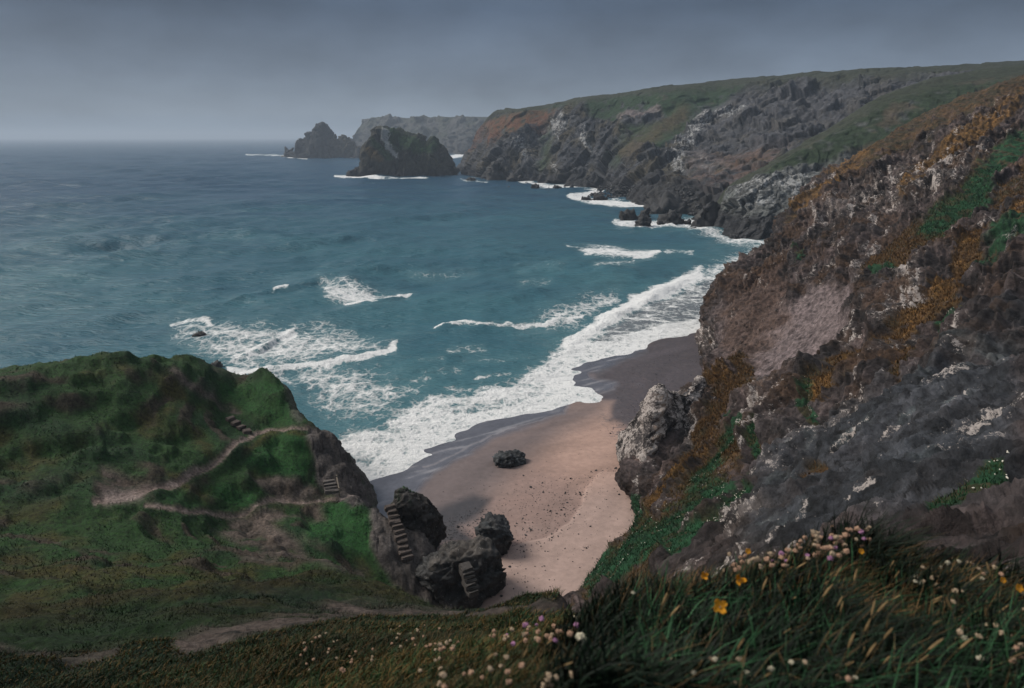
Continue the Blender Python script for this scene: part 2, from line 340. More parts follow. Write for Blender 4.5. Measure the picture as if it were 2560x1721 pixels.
# ------------------------------------------------------------------ beach
def beach_z(XY):
    sd = shore_sd(XY); P = np.concatenate([XY, np.zeros(XY.shape[:-1]+(1,))], -1)
    z = np.where(sd > 0, .045*sd+.0006*np.maximum(sd-14, 0)**2, .06*sd)
    z = np.minimum(z, 3.4+.012*sd)
    return z+.05*fbm(P, 7, 3)*sst(3, 9, sd)+.012*fbm(P, 1.1, 3)*sst(4, 10, sd)
def build_beach():
    nx, ny = int(620*D), int(860*D)
    x = np.linspace(-34, 78, nx); y = np.linspace(40, 240, ny)
    XY = np.stack(np.meshgrid(x, y, indexing='ij'), -1); Z = beach_z(XY)
    P = np.concatenate([XY, Z[..., None]], -1); q = proj(P)
    wq = q+np.stack([fbm(P, 6, 4), fbm(P, 6, 4, off=9)], -1)*9
    sm = fbm(P*np.array([.25, 1, 1]), 2.2, 4); gr = fbm(P, .5, 3)
    c = np.empty(P.shape); c[:] = (.220, .158, .136)
    c = mix(c, (.25, .187, .163), sst(-.5, .7, fbm(P, 9, 3)))
    # paler dry strip at the back of the beach, ending in a low step
    dry = poly(wq, [(1440,1075),(1370,1075),(1335,1110),(1325,1150),(1300,1195),(1250,1225),(1150,1258),(1080,1420),(1500,1440),(1560,1100)], 3)
    c = mix(c, (.325, .25, .215), dry*.8)
    warm = poly(wq, [(1290,915),(1400,905),(1440,1000),(1440,1080),(1330,1110),(1150,1010)], 60)
    c = mix(c, (.38, .262, .205), warm*.65)
    damp = poly(wq, [(780,1200),(800,1090),(950,1040),(1100,1000),(1290,915),(1420,905),(1330,960),(1180,1060),(1110,1130),(1090,1190),(980,1240)], 40)
    c = mix(c, (.115, .098, .098), damp*.85)
    dk = poly(wq, [(980,1165),(1080,1125),(1120,1135),(1095,1165),(1040,1200),(1100,1235),(960,1240)], 12)
    c = mix(c, (.030, .030, .036), np.clip(dk*(.97+.1*gr), 0, 1))
    peb = poly(wq, [(1345,850),(1420,800),(1500,770),(1630,720),(1650,820),(1560,900),(1440,975),(1390,955),(1400,915),(1290,905),(1395,880)], 9)
    c = mix(c, (.048, .045, .055), np.clip(peb*(.95+.15*gr), 0, 1))
    c = mix(c, (.070, .065, .074), peb*sst(.1, .8, fbm(P*np.array([1, .6, 1]), 1.6, 4))*.8)
    gv = poly(wq, [(1360,940),(1430,930),(1440,985),(1400,1000)], 12)
    c = mix(c, (.10, .088, .092), gv*sst(0, .5, gr)*.8)
    # the wet sheet left by the last wave
    wet = poly(wq, [(700,1210),(800,1060),(900,980),(1200,880),(1240,830),(1330,780),(1470,770),(1468,800),(1370,845),(1345,852),(1400,872),(1398,886),(1300,906),(1282,938),(1210,968),(1120,1003),(1050,1045),(985,1080),(950,1125),(900,1165),(860,1240)], 11)
    wetb = poly(wq, [(1460,775),(1640,735),(1660,700),(1500,745)], 5)
    wet = np.maximum(wet, wetb)
    c = mix(c, (.098, .108, .128), wet*.95)
    strk = sst(.1, .75, fbm(np.stack([(P[..., 0]*.75+P[..., 1]*.2)*.35, (P[..., 1]-P[..., 0]*.55)*1.6, P[..., 2]], -1), 2.4, 4))
    c = mix(c, (.36, .37, .38), wet*strk*.6)
    fringe = wet*stroke(wq, [(1398,886),(1300,906),(1282,938),(1210,962),(1120,992),(1040,1030),(960,1065)], 2.0, 2.0)
    c = mix(c, (.5, .48, .47), fringe*.25)
    sdm = shore_sd(XY); al = XY@np.array([.83, .55]); ton = fbm(np.stack([sdm*.7+.3*gr, al*.07, 0*al], -1), 2.2, 5, .6); ton2 = fbm(np.stack([sdm*.25, al*.05, 0*al+7], -1), 2.0, 3)
    lace = (1-sst(.2, 3.2, sdm+1.2*sm))*sst(.05, .5, fbm(P, 1.0, 4, .6)); c = mix(c, (.62, .62, .62), np.clip(lace, 0, 1)*.8)
    c *= (np.array((.90, .84, .85))*(1+.10*sm+.06*gr+.22*ton+.16*ton2)[..., None])
    rough = .93-.74*wet-.30*damp*(1-wet)-.10*strk*wet; rough = np.clip(rough, .14, 1)
    Z2 = Z+dry*.22; P[..., 2] = Z2
    return mesh_np('beach', P, gridfaces(nx, ny)[:, ::-1], M_sand, attrs={'Col': c.reshape(-1, 3), 'Rough': rough.ravel()})
setp(build_beach(), kind='structure')

# ------------------------------------------------------------------ cliff on the right
def rock_relief(P, big=1.0):
    """relief in metres of broken, slanting rock"""
    T = np.array([[.80, .10, .59], [-.15, .98, .03], [-.58, -.11, .81]])
    S0 = P; S = (P+.8*np.stack([fbm(P, 5, 3), fbm(P, 5, 3, off=7), fbm(P, 5, 3, off=14)], -1))@T.T
    S = S*np.array([.42, 1.0, 1.0])
    f1, e1, i1 = facet(S, 4.2, 1.0); f2, e2, i2 = facet(S, 1.5, 1.0, 3.3); f3, e3, i3 = facet(S, .55, 1.0, 7.7)
    lay = S0@BED/2.3+.5*fbm(P, 7, 3, off=60); fl = lay-np.floor(lay); lay2 = S0@BED/.72+.6*fbm(P, 3, 3, off=66); fl2 = lay2-np.floor(lay2)
    saw = sst(0, .82, fl)*(1-sst(.86, 1, fl)); saw2 = sst(0, .8, fl2)*(1-sst(.84, 1, fl2))
    r = 1.0*f1*sst(0, .16, e1)+.36*f2*sst(0, .2, e2)+.14*f3*sst(0, .25, e3)+.55*(saw-.5)*(.4+i1)+.24*(saw2-.5)*(.3+1.2*i2)+.25*ridged(P, 2.4, 4)+.12*ridged(P, .7, 3, off=5)
    return r*big, i1, i2, i3
def build_cliff():
    def st(base, zb, rest): return [WZ(*base, zb)-np.array([-1.5, 0, 4.0]), WZ(*base, zb)]+[WY(*p) for p in rest]
    net = [
     st((1640,735), 1, [(1700,640,165),(1790,560,176),(1860,480,184),(1970,390,196),(2140,290,206),(2333,202,215),(2620,120,230)]),
     st((1612,740), 1.5,[(1642,655,147),(1755,550,153),(1825,458,162),(1955,352,172),(2150,250,180),(2333,172,188),(2620,50,200)]),
     st((1604,800), 2.0,[(1650,735,125),(1740,650,131),(1840,565,135),(1980,450,142),(2150,340,147),(2333,262,152),(2620,150,164)]),
     st((1585,885), 2.2,[(1640,835,102),(1720,765,106),(1840,680,108),(1990,570,110),(2150,465,112),(2333,385,115),(2620,290,122)]),
     st((1545,985), 2.4,[(1600,930,85),(1690,880,85),(1820,800,85),(1980,705,84),(2150,610,84),(2333,535,86),(2620,440,90)]),
     st((1450,1085),2.6,[(1540,1040,70),(1650,990,68),(1790,920,65),(1960,840,62),(2140,755,60),(2333,685,60),(2620,590,62)]),
     st((1448,1140),2.8,[(1520,1110,62),(1620,1075,58),(1760,1020,53),(1930,950,48),(2120,880,44),(2333,820,42),(2620,740,42)]),
     st((1430,1215),3.0,[(1490,1180,53),(1580,1150,48),(1720,1110,41),(1900,1060,34),(2110,1000,29),(2333,950,26),(2620,880,25)]),
     st((1355,1325),3.0,[(1420,1275,45),(1520,1235,38),(1680,1195,30),(1880,1155,23),(2100,1110,18),(2333,1080,16),(2620,1030,15)]),
     st((1290,1420),2.6,[(1340,1390,38),(1450,1360,29),(1620,1330,21),(1840,1300,15),(2080,1270,11),(2333,1250,9.5),(2620,1220,9)]),
     st((1240,1540),2.0,[(1300,1520,27),(1420,1500,20),(1600,1480,14),(1820,1460,10),(2080,1440,7),(2333,1420,6),(2620,1400,6)]),
    ]
    ns = [int(k*D) for k in (24,120,210,210,175,150,85,90,80,50)]
    nt = [int(k*D) for k in (16,85,95,100,110,115,105,20)]
    G = loft(net, ns, nt); n = gnormal(G)
    if n[..., 2].mean() < 0: n = -n
    q = proj(G)
    wq = q+np.stack([fbm(G, 6, 5, .6), fbm(G, 6, 5, .6, off=9)], -1)*26
    scale = np.clip(G[..., 1]/55, .42, 1.15)
    # soft ground first: turf slopes and scree keep a gentler surface
    big = fbm(G, 16, 3); mid = fbm(G, 5, 4)
    scree = poly(wq, [(1770,720),(1850,670),(1940,640),(1960,700),(1900,790),(1800,850),(1690,900),(1700,840)], 14)
    scree = np.maximum(scree, .7*poly(wq, [(1640,700),(1780,640),(1800,740),(1700,830),(1630,860)], 16))
    turf_s = [([(1960,352),(2060,300),(2200,240),(2333,180)], 34, .9), ([(2333,330),(2230,420),(2130,520),(2070,570),(2000,600)], 30, .95),
              ([(2333,480),(2230,560),(2180,640),(2100,720),(2020,790),(1930,840),(1860,900)], 20, 1),
              ([(1570,1060),(1640,980),(1690,900),(1700,850)], 26, .9), ([(1440,1330),(1500,1240),(1600,1130),(1670,1030)], 34, 1),
              ([(1350,1345),(1420,1280),(1470,1190)], 34, 1), ([(1700,1130),(1640,1200),(1540,1260)], 20, 1), ([(1740,960),(1730,1040),(1690,1130)], 10, 1),
              ([(2270,1090),(2180,1130),(2130,1160)], 26, 1), ([(2333,420),(2250,470)], 20, .8), ([(1960,352),(1860,450),(1800,500)], 12, .8),
              ([(1600,860),(1650,880),(1640,960)], 18, .8), ([(2040,860),(2080,800)], 14, .9), ([(1880,1080),(1840,1110)], 14, .8)]
    turf = np.zeros(G.shape[:2])
    for p, r, s in turf_s: turf = np.maximum(turf, stroke(wq, p, r, r*.6)*s)
    fine = fbm(G, 1.6, 5, .62, off=50); brk = .6*mid+.75*fine+.35*big
    turf = np.clip(sst(.28, .82, turf*.95+.42*brk), 0, 1)
    turf = np.maximum(turf, sst(.45, .8, .6*mid+.45*big+.3*fine)*.75*(1-scree))
    soft = np.maximum(turf*.85, scree*.8)
    rel, i1, i2, i3 = rock_relief(G)
    ribs = ridged(np.stack([G@T_AX*.22, G@B_AX*.5, G@BED], -1), 8, 3)
    sc2 = np.clip(G[..., 1]/55, .10, 1.15); disp = (1.5*big*.6+2.6*(ribs-.3)*(1-.6*soft))*sc2+rel*np.clip(G[..., 1]/55, .28, 1.15)*(1-soft*.85)+(.12*fbm(G, 1.1, 3)+.07*fbm(G, .4, 2))*scale
    sc = np.stack([G@T_AX*.16, G@B_AX*.35, G@BED], -1)+.25*np.stack([fbm(G, 6, 3, off=71), fbm(G, 6, 3, off=72), fbm(G, 6, 3, off=73)], -1)
    slab_, es, is_ = facet(sc, 1.5, 1.0, 4.9); slab2, es2, is2 = facet(sc, .55, 1.0, 2.9)
    disp += (.50*slab_*sst(0, .25, es)+.16*slab2*sst(0, .25, es2))*(1-soft)*np.clip(G[..., 1]/50, .45, 1)
    i2 = .4*i2+.6*is_; i3 = .4*i3+.6*is2
    nw = 1-sst(28, 60, G[..., 1]); Gw = G@np.array([[.80, -.15, -.58], [.10, .98, -.11], [.59, .03, .81]])*np.array([.45, 1, 1])+.15*np.stack([fbm(G, 1.2, 3), fbm(G, 1.2, 3, off=7), fbm(G, 1.2, 3, off=14)], -1)
    fa, ea, ia = facet(Gw, 1.0, 1.0, 1.7); fb_, eb, ib = facet(Gw, .36, 1.0, 6.1)
    disp += nw*(1-.8*soft)*(.28*fa*sst(0, .12, ea)+.10*fb_*sst(0, .15, eb)+.06*ridged(G, .6, 3, off=2))
    rows = np.arange(G.shape[1]); edge = sst(0, nt[0]*1.3, rows)[None, :]
    disp *= .3+.7*edge
    outc = poly(q, [(1440,1125),(1475,940),(1500,880),(1560,900),(1600,880),(1590,1000),(1560,1060)], 20)
    P = G+n*disp[..., None]
    # colours
    strn = fbm(np.stack([G@_t/np.linalg.norm(_t)*.16, G@BED, G[..., 0]*.25], -1), 1.7, 5, .6); strk = sst(.12, .55, strn)
    dark = np.array((.030, .025, .025)); c = np.empty(P.shape); c[:] = dark
    c = mix(c, (.072, .054, .052), sst(-.4, .6, fbm(G, 9, 4, off=3)))
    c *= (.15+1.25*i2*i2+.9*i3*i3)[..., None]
    grey = poly(wq, [(1700,1230),(1750,1050),(1900,950),(2100,850),(2333,740),(2333,1100),(2000,1190),(1800,1260)], 50)
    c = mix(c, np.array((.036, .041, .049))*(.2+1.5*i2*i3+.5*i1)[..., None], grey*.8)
    teal = sst(.25, .7, fbm(G*np.array([1, .5, 1]), 5, 4, off=12))*grey
    c = mix(c, (.125, .148, .155), np.clip(teal*.45+grey*strk*.75*sst(-.2, .5, fbm(G, 6, 3, off=90)), 0, .8))
    pale = np.zeros(G.shape[:2])
    for p, r in (([(1890,500),(1900,475)], 20), ([(2080,700),(2040,760)], 32), ([(2060,620),(2100,680)], 20), ([(1740,900),(1730,960)], 30), ([(1690,1215),(1740,1180)], 30), ([(1620,790),(1630,770)], 20), ([(1950,480),(2050,420),(2120,400)], 40), ([(1760,1050),(1850,990),(1960,930)], 25), ([(1560,930),(1590,1000)], 30), ([(2100,420),(2230,350)], 30)):
        pale = np.maximum(pale, stroke(wq, p, r, r*.8))
    pale *= sst(-.35, .35, brk+.2); speckm = np.clip(pale*.45+.60*strk+.25*sst(.0, .6, fbm(G, 5, 4, off=40))+.4*(i3-.5), 0, 1)*(1-.8*turf)*(1-scree*.5)
    c = mix(c, (.13, .112, .105), pale*.55*np.clip(i2*1.1+i3*.6-.35, 0, 1))
    c = mix(c, (.105, .088, .084), strk*(1-grey)*(1-scree)*.5*np.clip(i2*1.4, 0, 1))
    c = mix(c, np.array((.135, .106, .106))*(.45+.5*i2+.6*i3)[..., None], scree*.9)
    brown = poly(wq, [(1660,640),(1790,600),(1800,740),(1720,830),(1640,860)], 20)
    c = mix(c, (.070, .043, .032), brown*.75)
    c = mix(c, (.066, .037, .021), sst(.0, .6, fbm(G, 6, 4, off=21)+.5*big)*.6*(1-scree)*(1-grey*.6))
    rib = np.zeros(G.shape[:2])
    for p, r in (([(2333,470),(2230,555),(2140,680),(2060,760),(1960,830),(1860,910)], 13), ([(2333,225),(2250,285),(2130,360),(2060,440)], 14), ([(1985,330),(1900,410),(1820,480)], 12), ([(2160,640),(2080,730)], 16), ([(1680,880),(1640,870)], 16), ([(1640,1010),(1560,1100),(1500,1170)], 9)): rib = np.maximum(rib, stroke(wq, p, r, r*.9))
    gnear = fbm(G, 2.2, 4, off=5)
    green = np.zeros(G.shape[:2])
    for p, r in (([(2333,330),(2230,430),(2130,520)], 26), ([(1350,1345),(1420,1280),(1500,1225),(1590,1150),(1650,1110)], 20), ([(1700,1130),(1640,1200),(1540,1260)], 20), ([(1470,1160),(1450,1200)], 22), ([(1740,960),(1730,1040),(1690,1130)], 9), ([(2270,1090),(2180,1130),(2130,1160)], 26), ([(1850,910),(1840,950)], 10), ([(2010,640),(2040,620)], 9), ([(1700,980),(1640,1060),(1600,1110)], 14), ([(1830,575),(1828,590)], 8), ([(2150,740),(2180,700)], 16), ([(2250,600),(2333,540)], 20)):
        green = np.maximum(green, stroke(wq, p, r, r*.7))
    tcol = mix(np.broadcast_to(np.array((.082, .046, .018)), P.shape), (.036, .030, .015), sst(-.35, .35, gnear+.5*fine))
    tcol = mix(tcol, (.012, .052, .022), np.clip(green*1.2+.25*gnear, 0, 1)*sst(.1, .5, green))
    tcol = mix(tcol, (.150, .076, .020), rib*sst(-.5, .3, gnear))
    turf = np.maximum(turf, sst(.3, .6, rib+.25*brk))
    c = mix(c, tcol, np.clip(turf, 0, 1)*.9*sst(-.75, .0, fine+.3*gnear))
    c = mix(c, np.where((gnear+.6*fine > .25)[..., None], np.array((.038, .034, .016)), np.array((.012, .046, .020))), sst(.34, .80, green*.85+.45*brk+.1)*.92*sst(.02, .2, green))
    far = sst(120, 190, G[..., 1]); c = mix(c, c.mean(-1, keepdims=True)*np.array((1, 1, 1.0)), far*.1)
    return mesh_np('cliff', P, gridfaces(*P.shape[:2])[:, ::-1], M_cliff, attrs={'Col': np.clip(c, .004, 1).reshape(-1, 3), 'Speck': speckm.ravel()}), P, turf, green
cliff, CL_P, CL_T, CL_G = build_cliff(); setp(cliff, kind='structure')

# ------------------------------------------------------------------ far cliffs
def far_relief(P, s):
    S = P*np.array([1, 1, .55])+.25*s*np.stack([fbm(P, s*1.3, 3), fbm(P, s*1.3, 3, off=7), fbm(P, s*1.3, 3, off=14)], -1)
    f1, e1, i1 = facet(S, s, 1.0, 2.1); f2, e2, i2 = facet(S, s*.34, 1.0, 5.5)
    f3, e3, i3 = facet(S, s*.13, 1.0, 8.5); i2 = np.clip(.6*i2+.55*i3-.05, 0, 1)
    f0, e0, i0 = facet(S, s*2.2, 1.0, 4.4)
    return (.46*f0+.26*f1+.10*f2+.025*f3-.04*np.exp(-e1*9))*s+.12*s*(ridged(P*np.array([1, 1, .5]), s*1.4, 4)-.3), i1, i2
def build_far(name, net, ns, nt, s, paint, lift=.0):
    G = loft(np.array(net), ns, nt); n = gnormal(G)
    if n[..., 1].mean() > 0: n = -n
    rel, i1, i2 = far_relief(G, s)
    q = proj(G); wq = q+np.stack([fbm(G, s*1.6, 5, .6), fbm(G, s*1.6, 5, .6, off=9)], -1)*11
    c, soft, sp_ = paint(G, q, wq, i1, i2)
    topf = 1-sst(.80, .90, np.linspace(0, 1, G.shape[1]))*.85
    c = mix(c, (.026, .031, .019), (1-topf)/.85*.9); sp_ = sp_*topf
    P = G+n*((rel*(1-.8*soft)+fbm(G, s*3, 3)*s*.28)*topf+fbm(G, 4, 2)*.25)[..., None]
    return setp(mesh_np(name, P, gridfaces(*P.shape[:2]), M_far, attrs={'Col': np.clip(c, .004, 1).reshape(-1, 3), 'Speck': sp_.ravel()}), kind='structure')
def col(base, mids, tops, back=(0, 90, -8)):
    """one station: sea level point, (u,v,dY) rows above it, each set back dY from the base"""
    b = WZ(*base); out = [b+np.array([0, -3, -6]), b]
    for u, v, dy in mids+tops: out.append(WY(u, v, b[1]+dy))
    last = out[-1]; out.append(last+np.array(back)); return out
def paint_far(G, q, wq, i1, i2):
    c = np.empty(G.shape); c[:] = (.040, .042, .048)
    c *= (.2+1.25*i2)[..., None]
    n1 = fbm(G, 22, 4, off=2); n2 = fbm(G, 8, 4, off=8)
    c = mix(c, (.060, .050, .030), sst(-.1, .6, n1)*.7)
    gm = np.maximum.reduce([poly(wq, [(1330,228),(1480,206),(1700,188),(1660,225),(1560,300),(1500,330),(1420,310),(1530,270),(1440,250),(1400,285),(1350,270)], 8),
                            .8*poly(wq, [(1115,265),(1310,232),(1290,250),(1180,300),(1110,300)], 8), .7*stroke(wq, [(1250,310),(1240,380)], 12, 12), .6*stroke(wq, [(1430,320),(1400,370)], 12, 12)])
    c = mix(c, (.016, .036, .015), gm*.95*sst(-.8, 0, n2))
    og = np.maximum(poly(wq, [(1105,275),(1160,262),(1280,255),(1230,300),(1150,300),(1105,330)], 10), .8*stroke(wq, [(1100,270),(1070,340)], 9, 6))
    c = mix(c, (.105, .046, .026), og*.85*sst(-.6, .2, n2))
    og2 = stroke(wq, [(1560,260),(1450,330),(1420,345)], 14, 12)
    c = mix(c, (.062, .046, .026), og2*.7)
    rk = stroke(wq, [(1420,270),(1460,262),(1500,255)], 9, 6)
    c = mix(c, (.15, .125, .125), rk*.8)
    slip = poly(wq, [(1570,355),(1800,340),(1720,440),(1640,455),(1560,430)], 14)
    c = mix(c, (.105, .068, .056), slip*.6*sst(-.6, .5, n2)); c = mix(c, (.10, .045, .028), slip*sst(.3, .7, n1)*.7)
    wall = poly(wq, [(1600,250),(1720,200),(2300,150),(2300,230),(1900,300),(1780,350),(1600,345),(1540,330)], 14)
    c = mix(c, (.066, .066, .074), wall*.5); 
    pal = np.maximum.reduce([stroke(wq, [(1600,270),(1570,320),(1545,370)], 20, 16), stroke(wq, [(1640,250),(1690,260)], 16, 12), stroke(wq, [(1290,275),(1250,310)], 18, 16), stroke(wq, [(1330,300),(1345,340)], 10, 10), stroke(wq, [(1590,370),(1640,390)], 16, 12), stroke(wq, [(1180,330),(1200,360)], 14, 12), .9*stroke(wq, [(1262,375),(1268,392)], 6, 3)])
    c = mix(c, (.15, .152, .158), pal*.6*np.clip(i2*1.5, 0, 1)*sst(-.3, .5, n2+.6*fbm(G, 3, 3)))
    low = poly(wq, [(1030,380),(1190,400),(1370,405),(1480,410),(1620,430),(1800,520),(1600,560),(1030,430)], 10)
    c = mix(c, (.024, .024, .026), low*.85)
    soft = np.clip(gm+og*.8+og2*.6+slip*.7, 0, 1)
    return c, soft, np.clip(.6*pal+.1+.3*n2-soft, 0, 1)
FARNET = [
 col((1040,388), [(1046,380,10),(1052,368,14),(1062,352,18)], [(1068,345,24),(1075,342,40)]),
 col((1065,398), [(1072,370,6),(1085,330,14),(1100,290,24)], [(1116,262,40),(1122,262,80)]),
 col((1115,410), [(1120,380,8),(1135,335,25),(1150,295,45)], [(1182,252,75),(1190,251,130)]),
 col((1200,414), [(1205,385,10),(1220,340,30),(1240,290,55)], [(1262,240,85),(1270,239,140)]),
 col((1290,424), [(1290,395,10),(1300,345,32),(1315,285,60)], [(1325,227,80),(1330,226,140)]),
 col((1375,434), [(1375,400,12),(1385,350,40),(1400,285,80)], [(1410,218,115),(1415,217,180)]),
 col((1430,455), [(1440,415,16),(1465,355,55),(1490,290,110)], [(1510,203,165),(1520,203,230)]),
 col((1500,475), [(1510,430,20),(1550,370,70),(1600,300,140)], [(1660,191,215),(1670,191,280)]),
 col((1590,500), [(1610,450,30),(1650,390,80),(1720,300,150)], [(1830,175,220),(1840,175,280)]),
 col((1680,530), [(1720,470,30),(1790,400,80),(1880,310,150)], [(2010,168,215),(2020,168,280)]),
 col((1800,545), [(1850,480,30),(1930,400,80),(2050,310,150)], [(2190,158,215),(2200,158,280)]),
 col((1950,560), [(2000,480,30),(2090,400,80),(2230,300,150)], [(2420,147,215),(2430,147,280)]),
]
FARNET = [FARNET[0]]+FARNET[1:]
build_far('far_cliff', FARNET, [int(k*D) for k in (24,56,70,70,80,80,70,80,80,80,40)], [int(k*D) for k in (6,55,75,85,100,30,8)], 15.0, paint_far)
# middle spur with the green slope
def paint_mid(G, q, wq, i1, i2):
    c = np.empty(G.shape); c[:] = (.075, .078, .078); c *= (.5+.8*i2)[..., None]
    n1 = fbm(G, 14, 4, off=2); n2 = fbm(G, 6, 4, off=8)
    c = mix(c, (.12, .13, .125), sst(0, .6, n2)*.6)
    gm = np.maximum(poly(wq, [(1720,400),(1790,365),(1900,295),(2050,215),(2200,160),(2200,260),(1980,330),(1850,375),(1760,400)], 9), poly(wq, [(1980,230),(2333,130),(2333,260),(1960,350)], 10))
    c = mix(c, (.017, .030, .013), gm*.95*sst(-.9, -.1, n2)); c = mix(c, (.065, .050, .036), gm*sst(.15, .6, n1)*.75)
    pal = np.maximum(stroke(wq, [(1700,430),(1800,420),(1840,440)], 22, 18), stroke(wq, [(1700,470),(1760,460)], 12, 12))
    c = mix(c, (.165, .17, .172), pal*.6*np.clip(i2*1.5, 0, 1)*sst(-.3, .5, n2+.6*fbm(G, 2, 3)))
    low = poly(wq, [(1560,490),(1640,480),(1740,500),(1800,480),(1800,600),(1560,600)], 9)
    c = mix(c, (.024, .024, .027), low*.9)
    return c, np.clip(gm, 0, 1), np.clip(.6*pal+.1+.3*n2-gm, 0, 1)
MIDNET = [
 col((1600,518), [(1603,512,6),(1606,506,10),(1610,500,14)], [(1616,494,20),(1622,492,34)], (25, 60, -45)),
 col((1632,530), [(1634,505,4),(1640,480,8),(1648,455,12)], [(1662,436,18),(1668,434,40)], (25, 60, -45)),
 col((1690,542), [(1692,510,4),(1700,470,10),(1712,430,18)], [(1735,396,30),(1742,396,52)], (25, 60, -45)),
 col((1765,550), [(1765,515,5),(1772,465,14),(1790,415,26)], [(1810,352,48),(1816,352,72)], (25, 60, -45)),
 col((1840,558), [(1840,520,6),(1850,455,18),(1870,390,36)], [(1905,296,66),(1910,296,95)], (25, 60, -45)),
 col((1930,566), [(1930,520,8),(1945,440,24),(1975,360,46)], [(2010,236,84),(2015,236,110)], (25, 60, -45)),
 col((2040,574), [(2040,520,8),(2060,420,28),(2095,320,54)], [(2130,196,100),(2140,198,130)], (25, 60, -45)),
 col((2180,582), [(2180,520,8),(2200,400,30),(2230,290,60)], [(2270,172,112),(2280,174,150)], (25, 60, -45)),
 col((2400,590), [(2400,520,8),(2420,390,30),(2450,270,60)], [(2500,150,112),(2510,152,150)], (25, 60, -45)),
]
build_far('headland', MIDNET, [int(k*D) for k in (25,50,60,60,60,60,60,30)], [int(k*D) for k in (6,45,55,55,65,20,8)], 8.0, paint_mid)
# hazy land on the horizon
def paint_dist(G, q, wq, i1, i2):
    c = np.empty(G.shape); c[:] = (.060, .058, .056); c *= (.6+.6*i2)[..., None]
    gm = sst(-.3, .4, fbm(G, 60, 4))*poly(wq, [(780,260),(1200,255),(1200,310),(980,320),(800,310)], 10)
    c = mix(c, (.042, .046, .034), gm)
    return c, gm*.6, .2*np.ones(G.shape[:2])
DN = []
for (ub, vb, tops) in ((795,345,[(795,338,15),(798,325,30),(800,318,45),(802,312,60),(806,310,90)]), (825,345,[(822,335,20),(822,315,50),(826,295,80),(832,277,120),(840,276,180)]), (900,348,[(900,335,20),(890,312,50),(880,290,90),(870,270,160),(874,270,220)]), (980,350,[(980,338,20),(975,318,60),(965,295,110),(960,271,190),(964,271,250)]), (1050,352,[(1050,338,20),(1050,318,60),(1050,295,110),(1050,268,200),(1054,268,260)]), (1130,353,[(1130,338,20),(1130,318,60),(1130,295,110),(1130,267,200),(1134,267,260)]), (1250,354,[(1250,338,20),(1250,318,60),(1250,295,110),(1250,262,200),(1254,262,260)])):
    DN.append(col((ub, vb), tops[:3], tops[3:]))
build_far('distant_headland', DN, int(280*D), [int(k*D) for k in (6,22,26,28,30,14,8)], 34.0, paint_dist)

# ------------------------------------------------------------------ sea stacks: ridge profile along x, falling away to both sides
def stack(name, label, prof, vb, depth, s, colour, foot=0, extra=None):
    """prof: skyline points (u,v) at the ridge; vb: waterline v; depth: half depth in metres"""
    b = WZ((prof[0][0]+prof[-1][0])/2, vb); Y0 = b[1]+depth
    pts = np.array([WY(u, v, Y0) for u, v in prof]); x0 = pts[:, 0].mean()
    nx, ny = int(190*D), int(150*D)
    x = np.linspace(pts[0, 0], pts[-1, 0], nx); h = np.interp(x, pts[:, 0], pts[:, 2])
    h = np.convolve(np.pad(h, 1, 'edge'), [.25, .5, .25], 'valid')
    s_ = np.linspace(-1, 1, ny); yy = np.sign(s_)*np.abs(s_)**.8*depth
    end = np.clip(1-np.abs((x-x0)/(x[-1]-x0+1e-6))**3.2, .12, 1)**.5
    Xg = np.repeat(x[:, None], ny, 1); Yg = Y0+yy[None, :]*end[:, None]
    prof_y = np.clip(1-np.abs(s_)**2.4, 0, 1)
    Zg = (h[:, None]+6)*prof_y[None, :]**.8-6
    G = np.stack([Xg, Yg, Zg], -1)
    n = gnormal(G); n = np.where((n[..., 2] < 0).mean() > .5, -n, n)
    rel, i1, i2 = far_relief(G, s)
    c = colour(G, proj(G), i1, i2)
    P = G+n*(rel*1.05+fbm(G, s*2.2, 3)*s*.22)[..., None]
    root = empty(name, (x0, Y0, 0), label, 'sea stack')
    o = mesh_np('rock', P-np.array([x0, Y0, 0]), gridfaces(nx, ny), M_far, root, {'Col': np.clip(c[0], .004, 1).reshape(-1, 3), 'Speck': c[1].ravel()})
    return root
def c_islet(G, q, i1, i2):
    wq = q+np.stack([fbm(G, 16, 5, .6), fbm(G, 16, 5, .6, off=9)], -1)*9
    c = np.empty(G.shape); c[:] = (.034, .034, .028); c *= (.5+.8*i2)[..., None]
    g = np.maximum.reduce([poly(wq, [(870,305),(905,305),(960,310),(1000,340),(980,350),(900,338),(880,330)], 6), stroke(wq, [(850,320),(880,350)], 9, 6)])
    c = mix(c, (.020, .046, .016), g*.95)
    c = mix(c, (.085, .055, .018), stroke(wq, [(838,335),(850,352),(865,362)], 6, 5)*.8)
    p = stroke(wq, [(875,312),(890,335),(900,350)], 6, 5); c = mix(c, (.22, .22, .21), p*.75)
    c = mix(c, (.045, .046, .03), poly(wq, [(930,360),(970,345),(1010,375),(1000,390),(940,385)], 8)*.6)
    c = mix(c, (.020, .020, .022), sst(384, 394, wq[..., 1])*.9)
    return c, np.clip(p+.15*i1, 0, 1)
def c_stack(G, q, i1, i2):
    c = np.empty(G.shape); c[:] = (.019, .020, .021); c *= (.6+.6*i2)[..., None]
    wq = q+np.stack([fbm(G, 26, 4), fbm(G, 26, 4, off=9)], -1)*6
    c = mix(c, (.055, .047, .026), stroke(wq, [(765,325),(790,330),(800,345)], 13, 9)*.7)
    return c, .1*i1
stack('sea_stack', 'broad green-topped rocky islet just left of the far headland', [(800,404),(812,396),(832,385),(834,320),(842,304),(855,296),(870,292),(882,296),(892,306),(930,306),(960,310),(985,328),(1005,352),(1030,375),(1042,396)], 404, 42, 16, c_islet)
